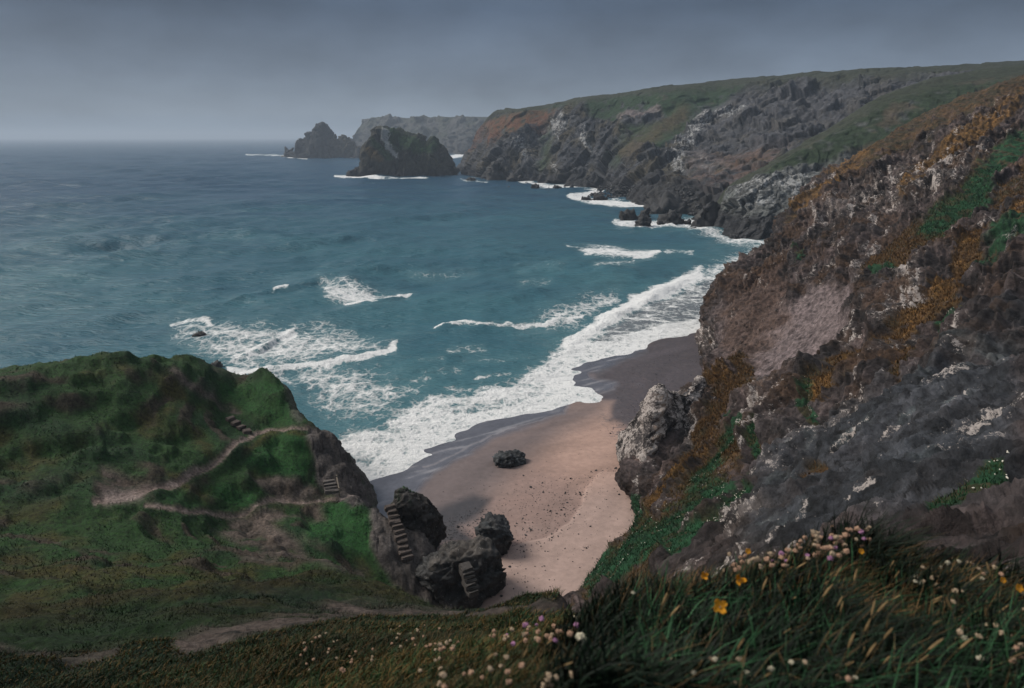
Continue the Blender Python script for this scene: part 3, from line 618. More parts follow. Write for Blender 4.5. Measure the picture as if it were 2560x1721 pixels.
stack('sea_stack', 'dark pointed sea stack farthest out on the horizon left of the green islet', [(668,358),(674,340),(684,322),(704,308),(720,296),(727,282),(738,284),(744,298),(758,314),(768,320),(782,316),(792,322),(806,336),(832,342),(846,352)], 361, 60, 22, c_stack)

# ------------------------------------------------------------------ the grassy hillside the camera stands on, running down to the left point
HP = [ # (u, v, Y)
 (0,826,68),(100,818,70),(200,811,72),(300,810,76),(400,811,80),(450,819,83),(480,838,86),(550,868,88),(620,868,86),(655,888,83.5),(690,945,80),(710,965,78),
 (-300,850,60),(-300,1000,52),(-300,1200,40),(-300,1400,20),(-300,1568,11),
 (760,988,75),(790,1040,73.5),(825,1115,70.5),(600,990,73),(520,960,75),(440,900,74),(300,950,65),(150,950,62),(0,1000,58),(0,1100,52),(0,1160,48),
 (130,1150,49),(250,1130,52),(400,1100,57),(480,1060,62),(560,1010,69),(640,972,75),(650,984,71),(640,1030,69),(640,1080,66.5),(700,1050,69),(700,1100,66),
 (500,1170,57),(620,1130,62),(720,1140,65),(770,1132,66),(620,1170,58.5),(770,1165,61.5),(700,1230,55.5),(850,1240,56.5),(862,1180,60.5),(880,1300,53),
 (500,1250,47),(300,1200,47),(100,1200,45),(0,1210,44),(300,1270,40),(100,1270,38),(600,1280,42),(800,1310,40),
 (0,1300,31),(200,1295,31),(400,1300,31),(700,1322,30),(900,1350,29),(1000,1392,26.5),(1150,1402,23),(1290,1412,19.5),(1000,1408,18),(1150,1414,16.5),(1290,1416,14),(900,1395,20),(800,1388,21),(1220,1408,20),(700,1380,22),(1000,1415,14),(1000,1452,7),(1200,1442,6.5),(1290,1442,6),(1000,1465,5.5),(1200,1458,5),(1330,1445,4.5),(700,1460,7.5),(850,1468,6),
 (0,1400,20),(400,1420,17),(700,1400,17),(1000,1420,12),(1200,1420,9),(1300,1405,8),(200,1480,13),
 (0,1568,9),(300,1568,7.5),(500,1568,6),(450,1500,10),(700,1568,3.8),(700,1480,5.2),(1000,1480,4.2),(1200,1470,3.6),(1000,1568,2.3),(1300,1568,1.7),
 (1340,1452,2.7),(1450,1420,2.5),(1600,1395,2.5),(1750,1345,2.6),(1900,1290,2.75),(2060,1290,2.75),(2333,1320,2.7),(2700,1300,2.7),
 (-300,1720,3),(0,1720,2.8),(300,1720,2.4),(600,1720,1.9),(-300,1800,1.5),(0,1800,1.4),(300,1800,1.3),(700,1700,1.4),(1000,1680,1.45),
 (1300,1660,1.3),(1450,1580,1.7),(1700,1560,1.75),(2000,1560,1.75),(2333,1570,1.75),(2700,1570,1.8),(1450,1480,2.2),(1700,1460,2.2),(2000,1430,2.25),(2333,1430,2.25),
]
pts = [WY(*p) for p in HP]
def dropq(u, v, Y, *offs):                # hidden ground behind an edge
    b = WY(u, v, Y); k = b[:2]/np.linalg.norm(b[:2])
    for dr, dz in offs: pts.append(np.array([*(b[:2]+k*dr), b[2]+dz]))
for p in HP[:10:2]: dropq(*p, (5, -3), (11, -12), (22, -22), (40, -26))
dropq(-300,850,60, (11, -12), (22, -24), (40, -30))
for p in ((710,965,78),(690,945,80)): dropq(*p, (3, -5), (8, -13), (20, -16))
for (x, y, z) in ((-16.0,76,-2.5),(-14.5,71,-2),(-13,66,-1),(-12,85,-4),(-8,62,0),(-10.6,60.5,3.8),(-7.2,55.5,2.4),(-5,50,.4),(-2,52,-.5),(0,56,-1.5),(6,60,-3),(0,75,-4),(14,75,-5),(10,95,-6),(30,90,-6)): pts.append(np.array([x, y, z]))
for p in ((900,1336,29),(1000,1366,26.5),(1150,1374,23)): dropq(*p, (2.5, -3), (8, -12), (16, -20))
for p in ((700,1322,30),): dropq(*p, (4, -3.4))
dropq(1290,1384,19.5, (2, -3), (8, -12), (18, -24), (30, -28))
for p in ((1450,1420,2.5),(1750,1345,2.6),(2060,1290,2.75),(2700,1300,2.7)): dropq(*p, (.5, -.35), (2, -2.4), (6, -9), (14, -20), (30, -34), (60, -42))
for a in (-115, -95, -75, 60, 80, 100, 115):
    for r_ in (.5, .9): pts.append(np.array([r_*math.sin(R(a)), r_*math.cos(R(a)), 40.4]))
for a in (-95, -115):
    for r_, z in ((4, 39.6), (12, 36), (40, 28), (80, 20)): pts.append(np.array([r_*math.sin(R(a)), r_*math.cos(R(a)), z]))
for a in (80, 100, 115):
    for r_, z in ((3, 40.2), (10, 38), (40, 20)): pts.append(np.array([r_*math.sin(R(a)), r_*math.cos(R(a)), z]))
for x in (-.3, 0, .3): pts.append(np.array([x, .5, 40.45]))
pts = np.array(pts)
def lp(XY): return np.stack([np.arctan2(XY[..., 0], XY[..., 1])*2.2, np.log(np.maximum(np.hypot(XY[..., 0], XY[..., 1]), .2))], -1)
LPp = lp(pts[:, :2]); CC = .10
def kern(A, B): return np.sqrt(((A[:, None]-B[None])**2).sum(-1)+CC*CC)
AA = kern(LPp, LPp); nP = len(pts); PQ = np.concatenate([np.ones((nP, 1)), LPp], 1)
SYS = np.block([[AA+np.eye(nP)*-1e-3, PQ], [PQ.T, np.zeros((3, 3))]])
SOL = np.linalg.solve(SYS, np.concatenate([pts[:, 2], np.zeros(3)]))
def hill_base(XY):
    sh = XY.shape[:-1]; L_ = lp(XY).reshape(-1, 2); out = np.empty(len(L_))
    f = lambda a: kern(a, LPp)@SOL[:nP]+np.concatenate([np.ones((len(a), 1)), a], 1)@SOL[nP:]
    return np.concatenate(list(POOL.map(f, [L_[i:i+8000] for i in range(0, len(L_), 8000)]))).reshape(sh)
ST_A = (WY(889, 1163, 60.2)+np.array([0, 0, .7]), WY(931, 1290, 55.4)+np.array([0, 0, .7]))
ST_B = (WY(752, 1102, 66.2)+np.array([0, 0, .5]), WY(757, 1131, 64.9)+np.array([0, 0, .5]))
ST_C = (WY(520, 955, 75.0)+np.array([0, 0, .4]), WY(570, 993, 71.6)+np.array([0, 0, .4]))
CARVE = [(*ST_A, .8), (*ST_B, .8), (*ST_C, .7)]
PATH = [([(215,1142),(235,1138),(250,1132),(330,1118),(400,1098),(450,1068),(500,1042),(560,1008),(610,986),(650,972),(700,964)], (8,13,17,15,13,11,10,9,8,8,7)),
        ([(330,1150),(430,1165),(520,1168),(560,1150),(610,1125),(700,1140),(770,1140)], (9,9,8,7,7,7,7))]
def path_mask(wq, k_=1.0):
    m = np.zeros(wq.shape[:-1])
    for pl, rs in PATH:
        for k in range(len(pl)-1): m = np.maximum(m, stroke(wq, pl[k:k+2], (rs[k]+rs[k+1])/2*.62*k_, 4*k_))
    return m
def hill_fields(XY):
    Z = hill_base(XY); P = np.concatenate([XY, Z[..., None]], -1); q = proj(P); r = np.hypot(XY[..., 0], XY[..., 1])
    wq = q+np.stack([fbm(P, 5, 4, .55), fbm(P, 5, 4, .55, off=9)], -1)*10
    pm = path_mask(q+(wq-q)*.55)*sst(25, 35, r)
    n1 = fbm(P, 9, 4, off=1); n2 = fbm(P, 3, 4, off=6); n3 = fbm(P, 1.0, 3, off=11)
    earth = np.maximum.reduce([
        poly(wq, [(480,1190),(600,1140),(720,1150),(740,1180),(620,1180),(700,1260),(860,1290),(960,1330),(760,1290),(640,1270),(560,1250)], 14)*.85,
        poly(wq, [(230,1060),(330,1090),(420,1095),(330,1130),(230,1150),(210,1110)], 12)*.9,
        poly(wq, [(560,1075),(680,1090),(750,1130),(640,1140),(600,1110)], 10)*.8,
        stroke(wq, [(390,840),(440,880),(500,915),(540,935)], 9, 7)*.8, stroke(wq, [(420,1480),(520,1450),(640,1425),(760,1395),(860,1385)], 22, 16)*.85,
        stroke(wq, [(760,1390),(900,1395),(1050,1400),(1290,1385)], 12, 9)*.9, stroke(wq, [(0,1490),(150,1520),(260,1495)], 14, 12)*.6,
        stroke(wq, [(560,1255),(620,1262)], 22, 10)*.8, sst(.35, .7, n1-.3*n2)*.5*sst(15, 30, r)])
    rock = np.maximum.reduce([poly(wq, [(700,962),(760,980),(800,1040),(860,1160),(800,1160),(760,1130),(720,1100),(715,1040),(695,990)], 8),
                              poly(wq, [(845,1150),(1000,1200),(1000,1390),(900,1320),(850,1250)], 9)*.9,
                              stroke(wq, [(655,885),(680,940)], 13, 8)*.6])
    earth = np.clip(earth, 0, 1)
    earth = np.clip(earth*1.1*sst(-.7, .1, n2+.2+.5*n3), 0, 1)
    veg = np.clip(1-np.maximum.reduce([pm, earth*sst(-.5, .3, n2+.3), rock]), 0, 1)
    return Z, P, q, wq, r, pm, earth, rock, veg, n1, n2, n3
def terrace(P, Z):
    st_ = 1.9; t = Z/st_+.9*fbm(P, 16, 3, off=44)+.25*fbm(P, 4, 2, off=45); f = t-np.floor(t)
    return f, Z+(sst(.45, .95, f)-f)*st_
def hill_z(Z, P, r, pm, earth, rock, veg, n1, n2, n3):
    near = sst(1.5, 12, r); mid = sst(3, 40, r)
    tuss = np.maximum(0, fbm(P, 1.5, 3, off=2)+.15)*.16*veg*np.clip(r/18, .12, 1)
    pm2 = path_mask(proj(P), 2.6)*sst(25, 35, r); ledge = np.exp(-((P[..., 0]+1)/8)**2)*sst(3, 5, r)*(1-sst(30, 36, r))
    lump = 1.25*n1*mid*(1-.9*ledge)+.65*n2*near*(1-.8*pm2)*(1-.85*ledge)*.7+.12*n3*near+.25*np.maximum(0, ridged(P, 4.5, 3, off=3)-.45)*near*(1-pm2)*(1-.6*ledge)+.03*fbm(P, .25, 2)*np.clip(r/6, .25, 1)
    Z = Z+lump+tuss-.12*pm*mid-.18*earth*mid
    tf, rise_ = terrace(P, Z); Z = Z+(rise_-Z)*(.42*sst(26, 36, r)*(1-pm2)*(1-rock)*(1-sst(88, 96, r)))
    for a, b, wd in CARVE:                 # beds cut for the steps
        ab = b[:2]-a[:2]; t = ((P[..., :2]-a[:2])@ab)/(ab@ab); tc_ = np.clip(t, -.05, 1.6)
        d_ = np.hypot(P[..., 0]-a[0]-tc_*ab[0], P[..., 1]-a[1]-tc_*ab[1]); lim = a[2]+np.clip(t, 0, 1)*(b[2]-a[2])-.20+1.1*np.maximum(d_-wd, 0)
        Z = np.where((d_ < wd+4) & (t > -.3), np.minimum(Z, lim), Z)
    return Z
def build_hill():
    nr, ncn = int(880*D), int(900*D)
    r = np.exp(np.linspace(math.log(.8), math.log(125), nr))
    th = np.concatenate([np.linspace(-R(115), -R(46), int(120*D), endpoint=False), np.linspace(-R(46), R(12), ncn, endpoint=False), np.linspace(R(12), R(46), int(300*D), endpoint=False), np.linspace(R(46), R(115), int(80*D))])
    XY = np.stack([r[:, None]*np.sin(th), r[:, None]*np.cos(th)], -1)
    Z, P, q, wq, rr, pm, earth, rock, veg, n1, n2, n3 = hill_fields(XY)
    P[..., 2] = hill_z(Z, P, rr, pm, earth, rock, veg, n1, n2, n3)
    rk = rock*sst(25, 40, rr); cv = np.ones(rk.shape)
    for a, b, wd in CARVE: cv = np.minimum(cv, sst(wd, wd+1.5, segdist(XY, [a[:2], b[:2]+(b[:2]-a[:2])*.6])))
    n = gnormal(P); n = np.where(n[..., 2:] < 0, -n, n)
    sel = rk > .02
    rel = np.zeros(P.shape[:2]); ii = np.full(P.shape[:2], .5)
    a, i1, i2, i3 = rock_relief(P[sel], .55); rel[sel] = a; ii[sel] = i2
    P = P+n*(rel*rk*cv)[..., None]
    g = np.empty(P.shape); g[:] = (.015, .042, .010)
    g = mix(g, (.044, .038, .011), sst(.0, .7, fbm(P, 5, 4, off=33))*.9)
    g = mix(g, (.008, .028, .009), sst(-.1, .45, n1)*.9)
    bright = np.maximum.reduce([poly(wq, [(570,1020),(650,970),(690,990),(705,1060),(690,1100),(620,1080),(560,1050)], 8), poly(wq, [(640,1180),(780,1150),(850,1190),(862,1270),(770,1240),(690,1250),(700,1200)], 10), poly(wq, [(500,880),(640,865),(690,945),(620,960),(560,930)], 10)*.8, stroke(wq, [(500,1110),(560,1130)], 18, 8)*.9, stroke(wq, [(900,1345),(980,1365)], 14, 8)*.7, stroke(wq, [(400,1130),(440,1140)], 22, 10)*.6])
    g = mix(g, (.013, .056, .013), bright*.9)
    tf, _ = terrace(P, Z); scar = sst(.5, .62, tf)*(1-sst(.88, .97, tf))*sst(-.1, .35, fbm(P, 6, 3, off=46)+.2*n2)*sst(28, 38, rr)*(1-bright)*(1-path_mask(q, 2.2))
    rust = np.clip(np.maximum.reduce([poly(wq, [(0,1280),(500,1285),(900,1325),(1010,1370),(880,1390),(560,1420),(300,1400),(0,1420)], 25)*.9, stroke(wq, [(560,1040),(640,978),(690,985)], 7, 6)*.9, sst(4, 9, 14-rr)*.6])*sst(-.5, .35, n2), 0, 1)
    g = mix(g, (.050, .034, .009), rust*.75); g = g*(1-.45*sst(0, 12, 36-rr))[..., None]  # turf dimmed toward the camera: dark foreground shading put into its colour
    e = np.empty(P.shape); e[:] = (.066, .050, .043); e = mix(e, (.105, .080, .070), sst(-.2, .6, n2)); e = mix(e, (.030, .024, .021), sst(.2, .7, n3-.4*n2))
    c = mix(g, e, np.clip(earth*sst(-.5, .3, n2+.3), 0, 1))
    c = mix(c, (.046, .034, .026), scar*.85)
    pth = np.empty(P.shape); pth[:] = (.155, .115, .100); pth = mix(pth, (.21, .162, .145), sst(-.2, .6, n3))
    c = mix(c, pth, pm)
    c = mix(c, (.25, .20, .185), poly(wq, [(230,1115),(300,1112),(320,1135),(240,1150)], 10)*.5)
    rc = np.empty(P.shape); rc[:] = (.062, .053, .050); rc *= (.5+.9*ii)[..., None]; rc = mix(rc, (.125, .11, .105), sst(.2, .7, n2)*.5)
    c = mix(c, rc, np.clip(rk*1.1, 0, 1))
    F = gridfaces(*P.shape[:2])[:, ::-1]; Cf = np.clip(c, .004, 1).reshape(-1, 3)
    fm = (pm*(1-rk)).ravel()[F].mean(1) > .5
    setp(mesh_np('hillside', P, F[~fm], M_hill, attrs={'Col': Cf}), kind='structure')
    used = np.unique(F[fm]); remap = np.full(Cf.shape[0], -1, np.int64); remap[used] = np.arange(len(used))
    setp(mesh_np('path', P.reshape(-1, 3)[used], remap[F[fm]], M_hill, attrs={'Col': Cf[used]}), kind='structure')
    return P, Cf.reshape(P.shape), veg*(1-rk), rr, bright, rust
HILL = build_hill()
def hill_at(xy):
    a = np.asarray(xy, float).reshape(-1, 2); Z, P, q, wq, r, pm, e, rk, v, n1, n2, n3 = hill_fields(a)
    return hill_z(Z, P, r, pm, e, rk, v, n1, n2, n3), v, r
# ------------------------------------------------------------------ rocks
def ico(sub):
    bm = bmesh.new(); bmesh.ops.create_icosphere(bm, subdivisions=sub, radius=1)
    V = np.array([v.co[:] for v in bm.verts]); F = np.array([[v.index for v in f.verts] for f in bm.faces]); bm.free(); return V, F
ICO = {k: ico(k) for k in (2, 3, 4, 5, 6)}
def rock_shape(dims, seed, sub=5, amp=.16, shape=None):
    V, F = ICO[sub]; rs = np.random.default_rng(seed); dims = np.array(dims, float)
    U = np.sign(V)*np.abs(V)**.82; P = U*dims/2
    if shape: P = shape(P, dims)
    for k in range(16):
        nn = rs.normal(size=3); nn[2] *= .8; nn /= np.linalg.norm(nn); pr = P@nn; lim = pr.max()*rs.uniform(.62, .9)
        P = P-nn*(np.maximum(0, pr-lim)*.96)[:, None]
    m = dims.mean(); off = rs.random()*90; S = P/m
    W = S+.10*np.stack([fbm(S, .6, 3, off=off), fbm(S, .6, 3, off=off+7), fbm(S, .6, 3, off=off+13)], -1)
    f1, e1, i1 = facet(W, .42, 1.0, off); f2, e2, i2 = facet(W, .15, 1.0, off+3)
    n = U*(1/dims); n /= np.linalg.norm(n, axis=1)[:, None]
    f3, e3, i3 = facet(W, .06, 1.0, off+9); d = amp*1.1*f1+amp*.8*f2+amp*.4*f3+amp*.4*fbm(S, .7, 3, off=off)+amp*.2*fbm(S, .05, 3, off=off)
    return P+n*(d*m)[:, None], F, i1, i2, S+off
def rock(name, label, cat, loc, dims, seed, base=(.045, .042, .041), tone=(.10, .094, .09), sub=5, amp=.16, rot=0, group=None, speck=.3, shape=None, paint=None):
    V, F, i1, i2, S = rock_shape(dims, seed, sub, amp, shape)
    c = np.empty(V.shape); c[:] = base; c = mix(c, tone, sst(-.2, .7, fbm(S, .3, 4))*.8); c *= (.55+.9*i2)[:, None]
    if cat == 'boulder': c = c*.68
    if paint: c = paint(V, c, S)
    a, b = math.cos(rot), math.sin(rot); V = V@np.array([[a, b, 0], [-b, a, 0], [0, 0, 1]])
    o = mesh_np(name, V, F, M_rock, attrs={'Col': np.clip(c, .004, 1), 'Speck': np.full(len(V), speck)}); o.location = [float(x) for x in loc]
    return tag(o, label, cat, group)
def bz(x, y): return float(beach_z(np.array([[x, y]]))[0])
p = WZ(1163, 1040, 1.9)
rock('boulder', 'lone dark boulder lying on the open sand in the middle of the beach', 'boulder', (p[0], p[1]+.5, bz(p[0], p[1])+.35), (5.0, 3.1, 2.3), 14, (.030, .033, .037), (.10, .11, .12), amp=.075, rot=.1)
def lean(P, d):
    P = P.copy(); h = P[:, 2]/d[2]; P[:, 0] *= 1-.42*np.clip(h+.1, -.3, .6); P[:, 1] *= 1-.35*np.clip(h+.1, -.3, .6); P[:, 0] -= .9*h; return P
def moss(V, c, S): return mix(c, (.016, .05, .016), sst(.30, .46, V[:, 2]/np.ptp(V[:, 2])+.18*fbm(S, .25, 3))*sst(-.4, .3, fbm(S, .2, 3, off=8)))
rock('boulder', 'tall dark boulder with a mossy tip standing right beside the long stone steps', 'boulder', (-9.75, 61.6, 4.4), (5.4, 5.0, 9.6), 12, (.034, .029, .027), (.062, .052, .048), amp=.045, sub=6, shape=lean, paint=moss)
def browntop(V, c, S): return mix(c, (.062, .052, .045), sst(.26, .5, V[:, 2]/np.ptp(V[:, 2])+.2*fbm(S, .3, 3))*.8)
rock('boulder', 'largest dark rounded boulder below the steps, at the near end of the beach', 'boulder', (-4.5, 54.7, 2.3), (8.8, 7.8, 7.6), 23, (.026, .026, .027), (.060, .057, .054), amp=.06, sub=6, paint=browntop)
rock('boulder', 'smaller dark wedge boulder behind the largest boulder, beside the pebbly sand', 'boulder', (-1.9, 61.6, 3.1), (5.4, 4.2, 3.5), 31, (.030, .031, .034), (.10, .105, .11), amp=.08, rot=-.3)
# pinnacle at the foot of the right cliff
FT = [(1409,1030),(1420,1062),(1436,1098),(1455,1124),(1490,1108),(1530,1082),(1575,1050),(1612,1010)]
RD = [(1412,1006),(1436,966),(1474,908),(1499,886),(1530,912),(1560,905),(1588,880),(1620,882)]
onet = []
for (f, r_, dy) in zip(FT, RD, (3, 5, 8, 8.5, 8.5, 8.5, 8.5, 7)):
    a = WZ(*f, 2.3); b = WY(*r_, a[1]+dy); m1 = a*.62+b*.38+np.array([-.2, -1.0, .5]); m2 = a*.28+b*.72+np.array([-.1, -.8, .5])
    onet.append([a+np.array([0, -.4, -2.5]), a, m1, m2, b, b+np.array([1.2, 2.4, -.8]), b+np.array([2.5, 8, -11])])
G = loft(onet, int(240*D), int(230*D)); n = gnormal(G)
if n[..., 1].mean() > 0: n = -n
rel, i1, i2, i3 = rock_relief(G*1.25, .5)
P = G+n*(rel+.45*fbm(G, 3, 3))[..., None]
c = np.empty(P.shape); c[:] = (.048, .042, .042); c *= (.3+1.2*i2)[..., None]
c = mix(c, (.13, .110, .105), sst(.0, .6, fbm(G*np.array([1, 1, .5]), 2.6, 4))*.8)
c = mix(c, (.30, .215, .16), stroke(proj(G)+fbm(G, 2, 3)[..., None]*8, [(1505,905),(1500,970),(1480,1040)], 6, 6)*.6)
c = mix(c, (.052, .058, .07), poly(proj(G), [(1520,1000),(1570,960),(1585,1050),(1520,1090),(1500,1060)], 9)*.75)
org = G[len(G)//2, 1]
o = mesh_np('rock_outcrop', P-org, gridfaces(*P.shape[:2]), M_cliff, attrs={'Col': np.clip(c, .004, 1).reshape(-1, 3), 'Speck': np.clip(.62+.5*fbm(G, 3, 3), 0, 1).ravel()}); o.location = org.tolist()
tag(o, 'jagged pale speckled rock pinnacle rising from the sand at the foot of the right cliff', 'rock outcrop')
# rocks standing in the sea
SR = [ (453,778,40,15,'lone dark rock breaking the foam beyond the left grassy point'), (492,850,36,15,'dark rock just showing behind the top of the left grassy point'),
 (1433,506,50,24,'largest of the dark sea rocks in the foam before the cliff'), (1467,503,26,20,'dark rock close right of the largest sea rock, behind a lower one'), (1470,518,34,22,'low dark sea rock in front of its pair beside the largest sea rock'),
 (1536,512,48,30,'humped dark sea rock in the surf right of the cluster'), (1567,513,16,12,'small dark rock touching the right of the humped sea rock'), (1505,514,14,9,'tiny dark rock left of the humped sea rock'),
 (1530,492,104,28,'long low black slab of rock at the foot of the far cliff'), (1578,530,20,10,'single small rock in the white surf in front of the dark cave rock'),
 (1612,520,62,56,'big black cave rock jutting from the green spur into the surf'), (1678,546,24,8,'flat small rock on the swash below the green spur'), (1730,547,26,7,'last flat rock in the swash beside the near cliff'),
 (1220,430,18,8,'left one of the three small rocks in foam under the far headland'), (1268,432,18,8,'middle one of the three small rocks in foam under the far headland'), (1303,432,11,8,'right one of the three small rocks in foam under the far headland'),
 (1337,461,20,10,'outermost dark rock at the tip of the black rubble shore'), (1370,459,40,11,'second dark rock at the tip of the black rubble shore'), (1130,412,44,36,'black stump of rock at the foot of the far headland'),
 (1075,413,24,5,'thin low reef rock left of the black stump'), (655,359,32,15,'small dark rock just left of the far pointed stack'), (815,361,34,14,'low dark rock between the two sea stacks'), (1170,414,30,14,'low dark rock right of the black stump'), (1600,532,8,5,'very small rock right of the single small rock in surf')]
for k, (u, v, w_, h_, lab) in enumerate(SR):
    p = WZ(u, v, 0); s = K/FPX*math.hypot(p[1], CAMZ); W_ = w_*s; H_ = h_*s
    rock('sea_rock', lab, 'rock', (p[0], p[1]+W_*.25, H_*.12), (W_*1.25, W_*.9, H_*2.1), 50+k, (.022, .022, .024), (.038, .037, .036), sub=4, amp=.15, group='dark rocks standing in the sea', speck=0)
# black rubble along the far shore
Vs, Fs, Cs, nv = [], [], [], 0; rs = np.random.default_rng(5)
TPL = [rock_shape((1, .8, .6), 300+k, 2, .22)[:2] for k in range(5)]
def scatter_rocks(name, spots, kind='stuff', mat=M_rock, base=(.034, .034, .036)):
    Vs, Fs, Cs, nv = [], [], [], 0
    for (x, y, z, s) in spots:
        V, F = TPL[rs.integers(5)]; a = rs.random()*6.28; ca, sa = math.cos(a), math.sin(a)
        Vs.append((V*s*(.7+.6*rs.random(3)))@np.array([[ca, sa, 0], [-sa, ca, 0], [0, 0, 1]])+[x, y, z]); Fs.append(F+nv); nv += len(V)
        Cs.append(np.tile(np.array(base)*(.5+1.2*rs.random()), (len(V), 1)))
    o = mesh_np(name, np.concatenate(Vs), np.concatenate(Fs), mat, attrs={'Col': np.concatenate(Cs), 'Speck': np.zeros(nv)}); o['kind'] = kind; return o
sp_ = []
while len(sp_) < 900:
    u = rs.uniform(1330, 1640); t = (u-1330)/310; v0 = np.interp(u, [1330,1375,1430,1500,1590,1640], [462,444,458,474,500,520])
    v = v0-rs.random()**1.6*np.interp(u, [1330,1400,1640], [6,22,44])+2
    b = WZ(u, v0+1, 0); up_ = (v0-v); p = np.array([b[0]*1.0, b[1]+up_*1.5, max(0, up_*.36)])
    sp_.append((*p, .9+3.2*rs.random()**3))
scatter_rocks('rubble', sp_)
sp_ = []
while len(sp_) < 260:
    k = rs.integers(4); (u, v) = [(1120,408),(1230,416),(1330,428),(1010,403)][k]
    b = WZ(u+rs.normal()*55, v+rs.normal()*2.0, 0); sp_.append((*b, 1.2+3*rs.random()**3))
scatter_rocks('rubble', sp_)
# ------------------------------------------------------------------ pebbles on the sand
PEB = []
ZONE = np.array([(1100,1120),(1180,1080),(1300,1065),(1420,1040),(1440,1075),(1370,1078),(1340,1110),(1325,1150),(1300,1195),(1245,1225),(1150,1255),(1080,1215)], float)
while len(PEB) < 1500:
    u, v = rs.uniform(1000, 1470), rs.uniform(930, 1370); q1 = np.array([[u, v]])
    ins = sdpoly(q1, ZONE)[0]
    dns = .95 if ins > 0 else (.16 if ins > -60 else .05)
    if ins > 0: dns = .25+.75*math.exp(-((u-1300)/110)**2-((v-1120)/60)**2)+(.3 if v > 1180 else 0)
    if 990 < v < 1050 and u < 1420: dns *= .3
    if rs.random() > dns: continue
    p = WZ(u, v, 2.4); PEB.append((p[0], p[1], .03+.075*rs.random()+(.16*rs.random() if rs.random() < .06 else 0)))
PEB.sort(key=lambda e: -e[2]*K*FPX/e[1])
pz = beach_z(np.array([e[:2] for e in PEB]))
dryz = poly(proj(np.array([[e[0], e[1], z] for e, z in zip(PEB, pz)])), [(1440,1075),(1370,1075),(1335,1110),(1325,1150),(1300,1195),(1250,1225),(1150,1258),(1080,1420),(1500,1440),(1560,1100)], 3)
pz = pz+dryz*.22
PM = []
for k in range(6):
    V, F = TPL[k % 5]; me = bpy.data.meshes.new('pebble'); me.from_pydata((V*[1.1, 1, .9+.1*k]).tolist(), [], F.tolist()); me.materials.append(plain('pebble_stone', [(.045, .045, .05), (.06, .055, .055), (.035, .038, .042), (.11, .10, .10), (.05, .048, .048), (.03, .03, .034)][k])); PM.append(me)
for k in range(300):
    x, y, s = PEB[k]; o = bpy.data.objects.new('pebble', PM[k % 6]); COL.objects.link(o)
    o.location = (x, y, float(pz[k])+.15*s); o.scale = (s*1.5,)*3; o.rotation_euler = (0, 0, rs.random()*6.28)
    tag(o, 'dark pebble strewn over the pinkish sand of the beach', 'pebble', 'pebbles strewn over the beach sand')
scatter_rocks('pebbles', [(x, y, float(z)+.1*s, s*1.4) for (x, y, s), z in zip(PEB[300:], pz[300:])], base=(.05, .048, .05))
sp_ = []
while len(sp_) < 1300:
    u, v = rs.uniform(1300, 1640), rs.uniform(735, 990)
    if sdpoly(np.array([[u, v]]), [(1400,860),(1470,800),(1640,728),(1640,820),(1560,900),(1440,985),(1380,960),(1420,915)])[0]+rs.normal()*9 < 0: continue
    p = WZ(u, v, 2.3); sp_.append((p[0], p[1], bz(p[0], p[1])+.02, (.05+.13*rs.random()**2)))
scatter_rocks('pebbles', sp_, base=(.035, .033, .038))
sp_ = []
while len(sp_) < 500:
    u, v = rs.uniform(960, 1130), rs.uniform(1130, 1240)
    if sdpoly(np.array([[u, v]]), [(975,1170),(1075,1130),(1115,1138),(1090,1200),(1100,1230),(960,1240)])[0] < 0: continue
    p = WZ(u, v, 2.3); sp_.append((p[0], p[1], bz(p[0], p[1])+.02, .06+.14*rs.random()**2))
scatter_rocks('pebbles', sp_, base=(.06, .06, .066))
# ------------------------------------------------------------------ steps
def slab(name, size, mat, parent, loc, rz, seed, jit=.05):
    bm = bmesh.new(); bmesh.ops.create_cube(bm, size=1); r_ = random.Random(seed)
    for v in bm.verts: v.co = (v.co.x*size[0], v.co.y*size[1], v.co.z*size[2])
    bmesh.ops.bevel(bm, geom=bm.edges[:], offset=min(size)*.14, segments=2, affect='EDGES')
    for v in bm.verts: v.co = [c_+r_.uniform(-jit, jit)*.5 for c_ in v.co]
    me = bpy.data.meshes.new(name); bm.to_mesh(me); bm.free(); me.materials.append(mat)
    o = bpy.data.objects.new(name, me); COL.objects.link(o); o.parent = parent; o.location = loc; o.rotation_euler = (0, 0, rz); return o
M_step = plain('worn_step_stone', (.070, .056, .050), .9, .4, 6); M_step2 = plain('grey_step_stone', (.10, .088, .082), .9, .3, 6); M_wood = plain('weathered_timber', (.21, .175, .14), .85, .25, 14)
M_carved = plain('carved_rock', (.050, .045, .042), .9, .4, 5)
